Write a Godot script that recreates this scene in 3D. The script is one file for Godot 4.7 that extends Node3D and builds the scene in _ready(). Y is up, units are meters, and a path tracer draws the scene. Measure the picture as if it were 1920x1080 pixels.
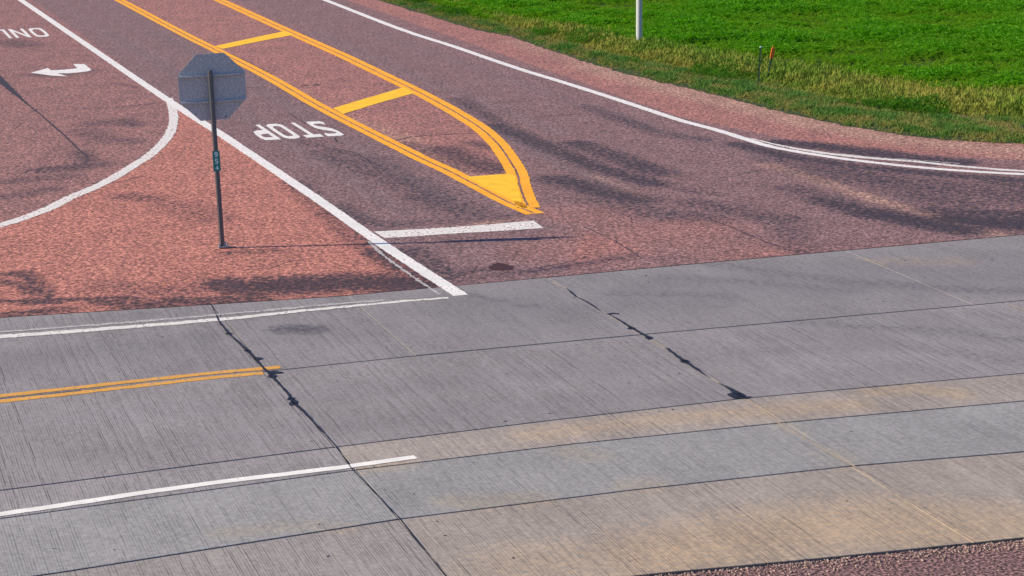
extends Node3D
# Rural junction: a side road of pink quartzite asphalt meets a jointed concrete highway.
# Plan axes: x runs along the highway, -z up the side road, y up, metres. Plan outlines are flat lists x, z, x, z ...

var rng := RandomNumberGenerator.new()
var M := {}

func pts(flat: Array) -> PackedVector2Array:
	var out := PackedVector2Array()
	for i in range(0, flat.size(), 2):
		out.append(Vector2(flat[i], flat[i + 1]))
	return out

func tag(o: Node, label: String, category := "", kind := "", group := "") -> void:
	if label: o.set_meta("label", label)
	if category: o.set_meta("category", category)
	if kind: o.set_meta("kind", kind)
	if group: o.set_meta("group", group)

func put(called: String, mesh: Mesh, material: Material, parent: Node) -> MeshInstance3D:
	var o := MeshInstance3D.new()
	o.name = called
	o.mesh = mesh
	o.material_override = material
	parent.add_child(o, true)
	return o

func lin(r: float, g: float, b: float) -> Color:
	return Color(r, g, b).linear_to_srgb()

func noise(seed_: int, freq: float, octaves := 1, kind := FastNoiseLite.TYPE_SIMPLEX_SMOOTH) -> FastNoiseLite:
	var n := FastNoiseLite.new()
	n.seed = seed_
	n.noise_type = kind
	n.frequency = freq
	n.fractal_type = FastNoiseLite.FRACTAL_FBM if octaves > 1 else FastNoiseLite.FRACTAL_NONE
	n.fractal_octaves = octaves
	return n

func noise_bytes(n: FastNoiseLite, w: int, h: int) -> PackedByteArray:
	var im := n.get_image(w, h)
	im.convert(Image.FORMAT_L8)
	return im.get_data()

# ---------------------------------------------------------------- plan shapes

func resample(line: PackedVector2Array, step: float) -> PackedVector2Array:
	var out := PackedVector2Array()
	for i in line.size() - 1:
		var n: int = maxi(1, int(ceil(line[i].distance_to(line[i + 1]) / step)))
		for k in n:
			out.append(line[i].lerp(line[i + 1], float(k) / n))
	out.append(line[line.size() - 1])
	return out

func sheet(tri: PackedVector2Array, y: float) -> ArrayMesh:
	# plan triangles at height y, facing up
	var v := PackedVector3Array()
	var nn := PackedVector3Array()
	for i in range(0, tri.size(), 3):
		var a := tri[i]; var b := tri[i + 1]; var c := tri[i + 2]
		if (b - a).cross(c - a) < 0.0:
			var t := b; b = c; c = t
		for q in [a, b, c]:
			v.append(Vector3(q.x, y, q.y)); nn.append(Vector3.UP)
	var arr := []
	arr.resize(Mesh.ARRAY_MAX)
	arr[Mesh.ARRAY_VERTEX] = v
	arr[Mesh.ARRAY_NORMAL] = nn
	var m := ArrayMesh.new()
	m.add_surface_from_arrays(Mesh.PRIMITIVE_TRIANGLES, arr)
	return m

func strip_tris(l: PackedVector2Array, r: PackedVector2Array) -> PackedVector2Array:
	var t := PackedVector2Array()
	for i in l.size() - 1:
		t.append_array([l[i], r[i], l[i + 1], r[i], r[i + 1], l[i + 1]])
	return t

func ribbon_tris(line: PackedVector2Array, width: float, jitter := 0.01, widths := []) -> PackedVector2Array:
	var q := resample(line, 0.12)
	var l := PackedVector2Array()
	var r := PackedVector2Array()
	var total := 0.0
	for i in q.size() - 1: total += q[i].distance_to(q[i + 1])
	var run := 0.0
	for i in q.size():
		if i > 0: run += q[i].distance_to(q[i - 1])
		var d := (q[mini(i + 1, q.size() - 1)] - q[maxi(i - 1, 0)]).normalized()
		var n := Vector2(-d.y, d.x)
		var w := width
		if widths.size() > 1:
			var f: float = run / maxf(total, 0.001) * (widths.size() - 1)
			var k := mini(int(f), widths.size() - 2)
			w = lerpf(widths[k], widths[k + 1], f - k)
		var jl := rng.randf_range(-jitter, jitter)
		var jr := rng.randf_range(-jitter, jitter)
		l.append(q[i] + n * maxf(w * 0.5 + jl, 0.004))
		r.append(q[i] - n * maxf(w * 0.5 + jr, 0.004))
	return strip_tris(l, r)

func poly_tris(p: PackedVector2Array) -> PackedVector2Array:
	var t := PackedVector2Array()
	for i in Geometry2D.triangulate_polygon(p):
		t.append(p[i])
	return t

func blob(center: Vector2, rx: float, rz: float, turn := 0.0, rough := 0.25) -> PackedVector2Array:
	var p := PackedVector2Array()
	for k in 14:
		var a := TAU * k / 14.0
		p.append(center + (Vector2(cos(a) * rx, sin(a) * rz) * (1.0 + rng.randf_range(-rough, rough))).rotated(turn))
	return poly_tris(p)

func at_z(line: PackedVector2Array, x: float) -> float:
	# z of a plan line at x (its points run with growing x)
	if x <= line[0].x: return line[0].y
	for i in line.size() - 1:
		if x <= line[i + 1].x:
			return lerpf(line[i].y, line[i + 1].y, (x - line[i].x) / (line[i + 1].x - line[i].x))
	return line[line.size() - 1].y

func at_x(line: PackedVector2Array, z: float) -> float:
	# x of a plan line at z (its points run with growing z)
	if z <= line[0].y: return line[0].x + (z - line[0].y) * 0.03
	for i in line.size() - 1:
		if z <= line[i + 1].y:
			return lerpf(line[i].x, line[i + 1].x, (z - line[i].y) / (line[i + 1].y - line[i].y))
	return line[line.size() - 1].x

# ---------------------------------------------------------------- computed surface textures

func stain_map(x0: float, z0: float, w: int, h: int, cell: float, regions: Array, strokes: Array) -> Image:
	# four kinds of surface matter in r, g, b, a on a coarse plan grid
	var lay := []
	for k in 4:
		var a := PackedFloat32Array()
		a.resize(w * h)
		lay.append(a)
	for reg in regions:
		var poly: PackedVector2Array = pts(reg[2])
		var lo := poly[0]; var hi := poly[0]
		for q in poly:
			lo = lo.min(q); hi = hi.max(q)
		var a: PackedFloat32Array = lay[reg[0]]
		for j in range(maxi(0, int((lo.y - z0) / cell)), mini(h, int((hi.y - z0) / cell) + 1)):
			for i in range(maxi(0, int((lo.x - x0) / cell)), mini(w, int((hi.x - x0) / cell) + 1)):
				if Geometry2D.is_point_in_polygon(Vector2(x0 + (i + 0.5) * cell, z0 + (j + 0.5) * cell), poly):
					a[j * w + i] = reg[1]
		lay[reg[0]] = a
	for s in strokes:
		var a: PackedFloat32Array = lay[s[0]]
		var strength: float = s[1]
		var rad: float = s[2] * 1.3
		var line := pts(s[3])
		for k in line.size() - 1:
			var p := line[k]; var q := line[k + 1]
			var lo := p.min(q) - Vector2(rad, rad); var hi := p.max(q) + Vector2(rad, rad)
			for j in range(maxi(0, int((lo.y - z0) / cell)), mini(h, int((hi.y - z0) / cell) + 1)):
				for i in range(maxi(0, int((lo.x - x0) / cell)), mini(w, int((hi.x - x0) / cell) + 1)):
					var c := Vector2(x0 + (i + 0.5) * cell, z0 + (j + 0.5) * cell)
					var d := c.distance_to(Geometry2D.get_closest_point_to_segment(c, p, q)) / rad
					if d < 1.0:
						var v := strength * (1.0 - d * d)
						if v > a[j * w + i]: a[j * w + i] = v
		lay[s[0]] = a
	var bytes := PackedByteArray()
	bytes.resize(w * h * 4)
	for i in w * h:
		for k in 4:
			bytes[i * 4 + k] = int(clampf(lay[k][i], 0.0, 1.0) * 255.0)
	return Image.create_from_data(w, h, false, Image.FORMAT_RGBA8, bytes)

func surface_texture(map: Image, w: int, h: int, cols: Array, seed_: int, scale: float, grain: float, breakup: float) -> ImageTexture:
	# cols: base, then the colour of each kind of matter (linear); scale: texels per metre
	map.resize(w, h, Image.INTERPOLATE_BILINEAR)
	var mask := map.get_data()
	var nf := noise_bytes(noise(seed_, 13.0 / scale), w, h)
	var nb := noise_bytes(noise(seed_ + 1, 6.0 / scale, 3), w, h)
	var nm := noise_bytes(noise(seed_ + 2, 0.55 / scale, 4), w, h)
	var lut := PackedByteArray()
	lut.resize(1025)
	for i in 1025:
		var c := i / 1024.0
		lut[i] = int(round(255.0 * (12.92 * c if c <= 0.0031308 else 1.055 * pow(c, 1.0 / 2.4) - 0.055)))
	var out := PackedByteArray()
	out.resize(w * h * 3)
	var c0: Vector3 = cols[0]; var cr: Vector3 = cols[1]; var cg: Vector3 = cols[2]; var cb: Vector3 = cols[3]; var ca: Vector3 = cols[4]
	for i in w * h:
		var b := nb[i] / 255.0 - 0.5
		var f := nf[i] / 255.0 - 0.5
		var m := nm[i] / 255.0 - 0.5
		var j := i * 4
		var k := breakup * (b * 1.3 + f * 0.45 + m * 0.3)
		var c := c0
		if mask[j]: c = c.lerp(cr, clampf(mask[j] / 255.0 + k * 0.5, 0.0, 1.0))
		if mask[j + 3]: c = c.lerp(ca, clampf(mask[j + 3] / 255.0 + k * 0.6, 0.0, 1.0))
		if mask[j + 2]: c = c.lerp(cb, clampf(mask[j + 2] / 255.0 * 1.2 - 0.1 + k, 0.0, 1.0))
		if mask[j + 1]:
			var d := clampf(mask[j + 1] / 255.0 * 1.9 - 0.42 + breakup * (b * 3.0 + f * 1.2 + m * 0.7), 0.0, 0.92)
			c = c.lerp(cg, d)
		c *= 1.0 + f * grain + b * grain * 0.85 + m * 0.24
		out[i * 3] = lut[int(clampf(c.x, 0.0, 1.0) * 1024.0)]
		out[i * 3 + 1] = lut[int(clampf(c.y, 0.0, 1.0) * 1024.0)]
		out[i * 3 + 2] = lut[int(clampf(c.z, 0.0, 1.0) * 1024.0)]
	return ImageTexture.create_from_image(Image.create_from_data(w, h, false, Image.FORMAT_RGB8, out))

func grain_texture(seed_: int, size: int, freq: float, lo: float, hi: float, tint_lo := Color.WHITE, tint_hi := Color.WHITE, kind := FastNoiseLite.TYPE_SIMPLEX_SMOOTH) -> ImageTexture:
	var nz := noise(seed_, freq, 3, kind)
	var im := nz.get_seamless_image(size, size)
	im.convert(Image.FORMAT_L8)
	var src := im.get_data()
	var out := PackedByteArray()
	out.resize(size * size * 3)
	for i in size * size:
		var t := clampf((src[i] / 255.0 - 0.2) / 0.6, 0.0, 1.0)
		var c := (tint_lo * lo).lerp(tint_hi * hi, t)
		out[i * 3] = int(clampf(c.r, 0, 1) * 255); out[i * 3 + 1] = int(clampf(c.g, 0, 1) * 255); out[i * 3 + 2] = int(clampf(c.b, 0, 1) * 255)
	return ImageTexture.create_from_image(Image.create_from_data(size, size, false, Image.FORMAT_RGB8, out))

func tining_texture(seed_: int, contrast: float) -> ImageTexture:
	# rake marks across the lane: groove shade and dirt painted as unevenly spaced stripes, 4 m of them
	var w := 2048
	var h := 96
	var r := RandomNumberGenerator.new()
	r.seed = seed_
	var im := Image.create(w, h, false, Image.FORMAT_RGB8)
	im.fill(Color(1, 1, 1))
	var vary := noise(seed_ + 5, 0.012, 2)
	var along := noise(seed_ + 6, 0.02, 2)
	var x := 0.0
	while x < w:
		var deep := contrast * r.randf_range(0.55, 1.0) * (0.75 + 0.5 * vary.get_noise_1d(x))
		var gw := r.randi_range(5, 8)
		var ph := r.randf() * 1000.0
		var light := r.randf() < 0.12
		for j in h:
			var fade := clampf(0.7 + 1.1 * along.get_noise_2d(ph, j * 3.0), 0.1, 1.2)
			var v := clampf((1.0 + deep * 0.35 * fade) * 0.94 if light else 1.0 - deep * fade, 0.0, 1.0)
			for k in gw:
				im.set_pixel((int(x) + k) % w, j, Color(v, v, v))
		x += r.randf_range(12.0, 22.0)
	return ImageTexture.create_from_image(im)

func paint_material(color: Color, worn: float, seed_: int, chip: Color) -> StandardMaterial3D:
	# road paint with chips where the stone shows through
	var size := 512
	var nz := noise(seed_, 0.055, 3)
	var im := nz.get_seamless_image(size, size)
	im.convert(Image.FORMAT_L8)
	var src := im.get_data()
	var big := noise(seed_ + 3, 0.008, 2).get_seamless_image(size, size)
	big.convert(Image.FORMAT_L8)
	var bsrc := big.get_data()
	var fine := noise(seed_ + 7, 0.22, 1).get_seamless_image(size, size)
	fine.convert(Image.FORMAT_L8)
	var fsrc := fine.get_data()
	var out := PackedByteArray()
	out.resize(size * size * 3)
	for i in size * size:
		var t := clampf((src[i] / 255.0 - (1.0 - worn) + (bsrc[i] / 255.0 - 0.5) * 0.35) * 7.0, 0.0, 1.0)
		var g := 1.0 + (fsrc[i] / 255.0 - 0.5) * 0.16 + (bsrc[i] / 255.0 - 0.5) * 0.12
		var c := (color * g).lerp(chip, t * 0.85)
		out[i * 3] = int(clampf(c.r, 0, 1) * 255); out[i * 3 + 1] = int(clampf(c.g, 0, 1) * 255); out[i * 3 + 2] = int(clampf(c.b, 0, 1) * 255)
	var m := StandardMaterial3D.new()
	m.albedo_texture = ImageTexture.create_from_image(Image.create_from_data(size, size, false, Image.FORMAT_RGB8, out))
	m.uv1_triplanar = true
	m.uv1_world_triplanar = true
	m.uv1_scale = Vector3(0.43, 0.43, 0.43)
	m.roughness = 0.75
	return m

func plain(color: Color, rough := 0.8, metal := 0.0) -> StandardMaterial3D:
	var m := StandardMaterial3D.new()
	m.albedo_color = color
	m.roughness = rough
	m.metallic = metal
	return m

# ---------------------------------------------------------------- solid shapes

func box_into(st: SurfaceTool, size: Vector3, at: Transform3D, bevel := 0.0) -> void:
	# a box with chamfered vertical and top edges
	var b := minf(bevel, minf(size.x, minf(size.y, size.z)) * 0.45)
	var h := size * 0.5
	var ring := func(inset: float, y: float) -> Array:
		return [Vector3(-h.x + b + inset, y, -h.z + inset), Vector3(h.x - b - inset, y, -h.z + inset), Vector3(h.x - inset, y, -h.z + b + inset), Vector3(h.x - inset, y, h.z - b - inset), Vector3(h.x - b - inset, y, h.z - inset), Vector3(-h.x + b + inset, y, h.z - inset), Vector3(-h.x + inset, y, h.z - b - inset), Vector3(-h.x + inset, y, -h.z + b + inset)]
	var rings := [ring.call(b, -h.y), ring.call(0.0, -h.y + b), ring.call(0.0, h.y - b), ring.call(b, h.y)]
	for k in 3:
		for i in 8:
			var j := (i + 1) % 8
			_quad(st, at * rings[k][i], at * rings[k][j], at * rings[k + 1][j], at * rings[k + 1][i], at * Vector3.ZERO)
	for side in [0, 3]:
		for i in range(1, 7):
			_tri(st, at * rings[side][0], at * rings[side][i], at * rings[side][i + 1], at * Vector3.ZERO)

func _tri(st: SurfaceTool, a: Vector3, b: Vector3, c: Vector3, inside: Vector3) -> void:
	var n := (b - a).cross(c - a)
	if n.dot((a + b + c) / 3.0 - inside) > 0.0:
		var t := b; b = c; c = t
	n = -(b - a).cross(c - a)
	if n.length() < 1e-12: return
	n = n.normalized()
	for p in [a, b, c]:
		st.set_normal(n); st.add_vertex(p)

func _quad(st: SurfaceTool, a: Vector3, b: Vector3, c: Vector3, d: Vector3, inside: Vector3) -> void:
	_tri(st, a, b, c, inside)
	_tri(st, a, c, d, inside)

func box_mesh(size: Vector3, at := Transform3D(), bevel := 0.004) -> ArrayMesh:
	var st := SurfaceTool.new()
	st.begin(Mesh.PRIMITIVE_TRIANGLES)
	box_into(st, size, at, bevel)
	return st.commit()

func rod_mesh(r0: float, r1: float, h: float, at := Transform3D(), sides := 20) -> ArrayMesh:
	var st := SurfaceTool.new()
	st.begin(Mesh.PRIMITIVE_TRIANGLES)
	var c := CylinderMesh.new()
	c.bottom_radius = r0; c.top_radius = r1; c.height = h; c.radial_segments = sides; c.rings = 1
	st.append_from(c, 0, at)
	return st.commit()

func prism(outline: PackedVector2Array, depth: float, at := Transform3D()) -> ArrayMesh:
	# an outline in x, y given depth along z
	var st := SurfaceTool.new()
	st.begin(Mesh.PRIMITIVE_TRIANGLES)
	var idx := Geometry2D.triangulate_polygon(outline)
	var mid := Vector2.ZERO
	for q in outline: mid += q / outline.size()
	for side in [-0.5, 0.5]:
		for i in range(0, idx.size(), 3):
			var v := []
			for k in 3: v.append(at * Vector3(outline[idx[i + k]].x, outline[idx[i + k]].y, depth * side))
			var c: Vector3 = (v[0] + v[1] + v[2]) / 3.0
			_tri(st, v[0], v[1], v[2], c - at.basis.z * side)
	for i in outline.size():
		var a := outline[i]; var b := outline[(i + 1) % outline.size()]
		_quad(st, at * Vector3(a.x, a.y, -depth / 2), at * Vector3(b.x, b.y, -depth / 2), at * Vector3(b.x, b.y, depth / 2), at * Vector3(a.x, a.y, depth / 2), at * Vector3(mid.x, mid.y, 0))
	return st.commit()

# ---------------------------------------------------------------- the place

func _ready() -> void:
	rng.seed = 20
	set_camera_and_light()
	make_materials()
	make_ground()
	make_highway()
	make_side_road()
	make_verge()
	make_stop_sign()
	make_markers()

func set_camera_and_light() -> void:
	var cam := Camera3D.new()
	cam.name = "camera"
	cam.fov = 15.765
	cam.near = 0.5
	cam.far = 4000.0
	cam.position = Vector3(0, 8.2, 0)
	cam.basis = Basis(Vector3.UP, deg_to_rad(-18.6)) * Basis(Vector3.RIGHT, deg_to_rad(-13.3)) * Basis(Vector3.BACK, deg_to_rad(-0.6))
	cam.current = true
	add_child(cam)
	var sun := DirectionalLight3D.new()
	sun.name = "sun"
	sun.light_color = Color(1.0, 0.93, 0.82)
	sun.light_energy = 1.5
	sun.light_angular_distance = 0.5
	sun.shadow_enabled = true
	sun.basis = Basis.looking_at(Vector3(6.42, -3.65, 1.59).normalized(), Vector3.UP)
	add_child(sun)
	var sky := ProceduralSkyMaterial.new()
	sky.sky_top_color = Color(0.36, 0.49, 0.74)
	sky.sky_horizon_color = Color(0.72, 0.76, 0.82)
	sky.ground_bottom_color = Color(0.25, 0.27, 0.2)
	sky.ground_horizon_color = Color(0.55, 0.6, 0.6)
	sky.sky_curve = 0.14
	var env := Environment.new()
	env.background_mode = Environment.BG_SKY
	env.sky = Sky.new()
	env.sky.sky_material = sky
	env.background_energy_multiplier = 0.75
	env.tonemap_mode = Environment.TONE_MAPPER_LINEAR
	env.tonemap_exposure = 1.35
	env.sdfgi_enabled = true
	env.ssao_enabled = true
	env.ssil_enabled = true
	var we := WorldEnvironment.new()
	we.name = "environment"
	we.environment = env
	add_child(we)

const AX0 := -16.0
const AZ0 := -96.0
const AW := 48.0
const AH := 64.0
const CX0 := -2.0
const CZ0 := -36.0
const CW := 30.0
const CH := 18.0

func make_materials() -> void:
	# side road: 0 salmon stone chips, 1 tyre rubber and oil, 2 pale loose grit, 3 worn grey bitumen
	var regions := [
		[0, 0.20, [-0.75, -110.35, 8.69, -105.78, 9.34, -81.05, 9.42, -57.82, 8.57, -52.51, 6.37, -46.69, 3.3, -41.67] + [-16.0, -38.6, -16.0, -60.0]],
		[0, 0.92, [9.42, -57.82, 8.57, -52.51, 7.39, -48.82, 6.37, -46.69, 5.01, -44.2, 3.3, -41.67] + [-16.0, -38.6, -16.0, -33.9] + [2.57, -33.75, 8.17, -33.33, 10.13, -32.9, 9.93, -37.06, 9.87, -41.62, 9.62, -51.61]],
		[3, 0.30, [9.34, -81.05, 8.69, -105.78, 12.11, -104.13, 12.73, -79.51, 13.19, -56.23, 13.64, -38.78, 13.73, -36.61, 12.31, -33.62, 10.13, -32.9, 9.93, -37.06, 9.87, -41.62, 9.62, -51.61, 9.42, -57.82]],
		[0, 0.42, [12.31, -105.8, 16.97, -103.53, 16.82, -75.62, 16.52, -66.38, 16.4, -57.57, 15.94, -49.47, 15.15, -45.11, 14.53, -43.11, 13.56, -43.36, 13.12, -55.93]],
		[3, 0.20, [17.34, -77.44, 16.97, -103.53, 21.33, -101.41, 20.82, -73.83, 21.17, -49.22, 21.67, -43.24, 25.05, -38.87, 21.64, -33.49, 14.79, -34.15, 13.62, -37.19, 15.44, -45.78, 15.94, -49.47, 16.4, -57.57]],
		[0, 0.50, [21.33, -101.41, 24.44, -99.9, 23.23, -72.36, 23.32, -65.49, 23.78, -55.55, 24.37, -48.89, 25.45, -44.64, 27.42, -42.62, 26.16, -40.63, 24.1, -42.25, 22.4, -45.28, 21.42, -49.81]],
	]
	var strokes := [
		# pale grit along the grass edge and in tyre-swept lines
		[2, 0.75, 0.7, [22.94, -60.3, 23.34, -54.51, 23.75, -50.18, 24.23, -46.51, 25.05, -43.93, 26.88, -41.76]],
		[2, 0.45, 0.5, [22.99, -68.02, 22.94, -60.3]],
		[2, 0.40, 0.7, [24.01, -47.94, 24.93, -43.73, 26.48, -41.12]],
		[2, 0.55, 0.28, [20.42, -42.35, 20.63, -39.6, 20.6, -37.65, 20.89, -35.55, 21.09, -33.71]],
		[2, 0.30, 0.25, [17.05, -52.98, 16.63, -47.65, 16.29, -42.4, 16.22, -39.72]],
		[2, 0.40, 0.22, [24.06, -40.57, 24.06, -38.56, 24.35, -37.77]],
		[2, 0.35, 0.18, [10.58, -37.85, 11.77, -38.2, 13.28, -38.57]],
		[2, 0.40, 0.35, [13.23, -52.81, 13.76, -49.01, 13.71, -45.69, 13.69, -43.59]],
		[2, 0.28, 0.25, [13.17, -62.42, 13.22, -58.31, 13.34, -55.61]],
		# salmon shining through the swept middle
		[0, 0.45, 1.2, [12.95, -35.37, 14.78, -36.2, 15.93, -36.28]],
		[0, 0.35, 1.0, [14.57, -38.53, 15.06, -35.56, 16.25, -34.07]],
		# rubber where vehicles cut the corner past the yellow nose
		[1, 0.50, 0.30, [17.06, -55.17, 16.78, -51.04, 16.63, -47.65, 16.69, -44.48]],
		[1, 0.75, 0.40, [16.5, -50.18, 16.55, -48.04, 16.62, -45.71, 16.65, -43.35, 17.12, -41.02]],
		[1, 0.68, 0.45, [17.43, -46.8, 17.47, -46.19, 17.61, -44.11, 17.73, -42.18]],
		[1, 0.42, 0.35, [19.81, -52.36, 19.82, -49.29, 19.91, -47.37, 20.48, -46.07]],
		[1, 0.50, 0.30, [19.84, -50.47, 19.91, -47.74]],
		[1, 0.72, 0.52, [15.3, -42.44, 15.51, -41.66, 15.71, -40.57, 16.11, -39.45]],
		[1, 0.40, 0.55, [15.38, -39.74, 15.87, -38.01, 16.64, -37.12]],
		[1, 0.45, 0.45, [17.02, -38.77, 17.56, -37.34, 18.06, -36.45]],
		[1, 0.35, 0.20, [16.95, -42.13, 17.29, -40.47, 17.84, -39.39]],
		# dark sweep down to the concrete at the right
		[1, 0.78, 0.45, [19.59, -38.06, 19.86, -36.72, 20.2, -35.6, 20.65, -34.53]],
		[1, 0.95, 0.55, [19.88, -36.54, 20.32, -35.38, 20.69, -34.4]],
		[1, 1.0, 0.75, [21.17, -35.21, 21.77, -34.64, 22.37, -34.07]],
		[1, 0.75, 0.50, [21.25, -36.17, 21.89, -35.62, 22.71, -35.18]],
		[1, 0.45, 0.45, [19.59, -39.55, 19.79, -37.98, 19.94, -36.87]],
		[1, 0.88, 0.50, [22.07, -44.9, 22.84, -43.91, 23.43, -42.37, 23.97, -41.37]],
		[1, 0.80, 0.50, [22.84, -43.91, 23.45, -42.92, 23.93, -41.77, 24.57, -40.97]],
		[1, 0.72, 0.38, [20.94, -45.19, 21.31, -43.07, 22.08, -41.38, 23.18, -39.98, 24.7, -38.31]],
		[1, 0.50, 1.10, [21.44, -41.19, 22.11, -39.01, 23.2, -37.57, 23.94, -36.51]],
		[1, 0.46, 0.70, [21.12, -42.68, 21.38, -41.07, 21.74, -38.82, 21.93, -36.5]],
		[1, 0.62, 0.30, [23.89, -38.5, 24.29, -37.66]],
		[1, 0.35, 0.35, [17.69, -37.89, 17.78, -36.1, 16.98, -33.79]],
		# stop lane
		[1, 0.42, 0.55, [12.1, -46.35, 12.08, -42.7, 12.2, -40.69, 12.37, -39.41]],
		[1, 0.50, 0.35, [11.84, -41.47, 12.11, -40.42, 12.4, -39.87]],
		[1, 0.40, 0.35, [11.32, -47.87, 11.54, -46.18, 11.67, -44.27]],
		[1, 0.38, 0.22, [11.26, -49.86, 11.77, -47.6, 12.21, -46.3]],
		[1, 0.46, 0.25, [10.16, -41.2, 10.16, -39.99, 10.27, -39.08]],
		[1, 0.50, 0.28, [10.3, -36.51, 10.32, -35.52, 10.36, -34.47, 10.3, -33.82]],
		[1, 0.45, 0.20, [10.28, -34.05, 10.75, -34.32, 11, -34.45]],
		[1, 0.40, 0.18, [10.63, -33.92, 11.72, -33.94, 12.49, -34.1, 13.88, -34.51]],
		[1, 0.35, 0.30, [10.49, -38.88, 11.87, -38.9, 13.1, -38.88]],
		# island between the yellow lines
		[1, 0.62, 0.55, [14.15, -47.13, 14.22, -45.64, 14.4, -44.04]],
		[1, 0.55, 0.28, [15.15, -47.74, 15.32, -46.82]],
		[1, 0.40, 0.45, [13.61, -48.02, 13.83, -45.64, 13.9, -44.24]],
		# edge of the gore against the concrete
		[1, 0.95, 0.75, [7.15, -34.53, 7.68, -34.4, 8.42, -34.33, 9.12, -34.06, 9.54, -33.68]],
		[1, 0.85, 0.50, [6.49, -35, 6.62, -34.69, 6.91, -34.28]],
		[1, 0.75, 0.40, [5.48, -34, 6.07, -33.73, 6.78, -33.7]],
		[1, 0.70, 0.45, [4.47, -34.39, 4.85, -33.96, 5.35, -33.77]],
		[1, 0.80, 0.13, [2.69, -35.08, 3.38, -34.85, 3.98, -34.74, 4.85, -34.53]],
		[1, 0.80, 0.25, [3.2, -34.88, 3.54, -34.75]],
		[1, 0.70, 0.25, [2.6, -34.04, 3.12, -34.11, 3.64, -34.11]],
		[1, 0.60, 0.22, [2.97, -37.12, 3.26, -37.15, 3.38, -36.52, 3.42, -35.63, 3.46, -35.19]],
		[1, 0.55, 0.20, [2.84, -36.64, 3.16, -36.16, 3.27, -35.48]],
		[1, 0.75, 0.30, [9.63, -36.67, 9.66, -35.68, 9.72, -34.49, 9.72, -33.83]],
		[1, 0.45, 0.30, [9.85, -44.29, 9.74, -41.36, 9.62, -38.23, 9.63, -36.67]],
		[1, 0.32, 0.55, [6.95, -42.48, 7.21, -41.46, 7.41, -40.79]],
		[1, 0.40, 0.45, [6.16, -43.87, 6.55, -43.46]],
		[1, 0.40, 0.22, [6.97, -37.46, 7.54, -37.29, 7.95, -37.33]],
		[1, 0.35, 0.45, [4.55, -35.62, 5.01, -35.01, 5.7, -34.74]],
		# turn lane at the left
		[1, 0.42, 0.50, [6.92, -54.44, 7.43, -54.62, 7.83, -54.06]],
		[1, 0.55, 0.30, [7.74, -54.8, 7.82, -53.78]],
		[1, 0.35, 0.45, [6.51, -53.36, 6.81, -51.68, 7.27, -51.23]],
		[1, 0.55, 0.50, [4.94, -47.86, 5.43, -47.89, 5.96, -48.22]],
		[1, 0.50, 0.30, [5.95, -50.06, 5.98, -48.83, 6.09, -47.85]],
		[1, 0.42, 0.40, [4.1, -46.6, 4.58, -46.76, 5.18, -46.88]],
		[1, 0.40, 0.35, [3.59, -44.77, 4.05, -44.92, 4.66, -45.34]],
		[1, 0.38, 0.12, [6.89, -57.44, 7.59, -57.26, 8.17, -57.23, 9.13, -57.71]],
		[1, 0.35, 0.12, [8.55, -62.41, 9.04, -60.94]],
		[1, 0.45, 0.70, [5.99, -74.82, 6.72, -74.85, 7.12, -73.45]],
		[1, 0.40, 0.40, [6.44, -65.3, 7.18, -64.71, 8.27, -65.63]],
		# wheel paths
		[3, 0.45, 0.45, [17.31, -73.46, 17.29, -62.03, 17.45, -54.45, 17.57, -48.34]],
		[3, 0.40, 0.45, [19.27, -72.59, 19.58, -61.05, 19.81, -52.36, 20.24, -46.17, 20.78, -42.82]],
		[3, 0.55, 0.40, [10.31, -76.58, 10.75, -60.84, 10.93, -48.44, 11.16, -39.89]],
		[3, 0.55, 0.40, [11.94, -75.85, 12.31, -61.45, 12.32, -48.72, 12.37, -39.41]],
		[3, 0.65, 0.32, [16.35, -50.15, 16.25, -48.16, 16.15, -45.9, 16.1, -43.95, 16.16, -41.74, 16.31, -40.86]],
	]
	var map := stain_map(AX0, AZ0, 480, 640, 0.1, regions, strokes)
	var cols := [Vector3(0.450, 0.245, 0.235), Vector3(0.88, 0.335, 0.245), Vector3(0.040, 0.032, 0.056), Vector3(0.78, 0.46, 0.33), Vector3(0.325, 0.238, 0.25)]
	var m := StandardMaterial3D.new()
	m.albedo_texture = surface_texture(map, 1536, 2048, cols, 11, 32.0, 0.75, 1.0)
	m.roughness = 0.88
	m.detail_enabled = true
	m.detail_blend_mode = BaseMaterial3D.BLEND_MODE_MUL
	m.detail_uv_layer = BaseMaterial3D.DETAIL_UV_2
	m.detail_albedo = grain_texture(31, 512, 0.17, 0.48, 1.0, Color.WHITE, Color.WHITE, FastNoiseLite.TYPE_VALUE)
	M.asphalt = m

	# highway: 0 bluish smooth mortar, 1 rubber, oil and a painted lens smudge, 2 tan dust, 3 darker damp-looking cement
	var creg := []
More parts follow.
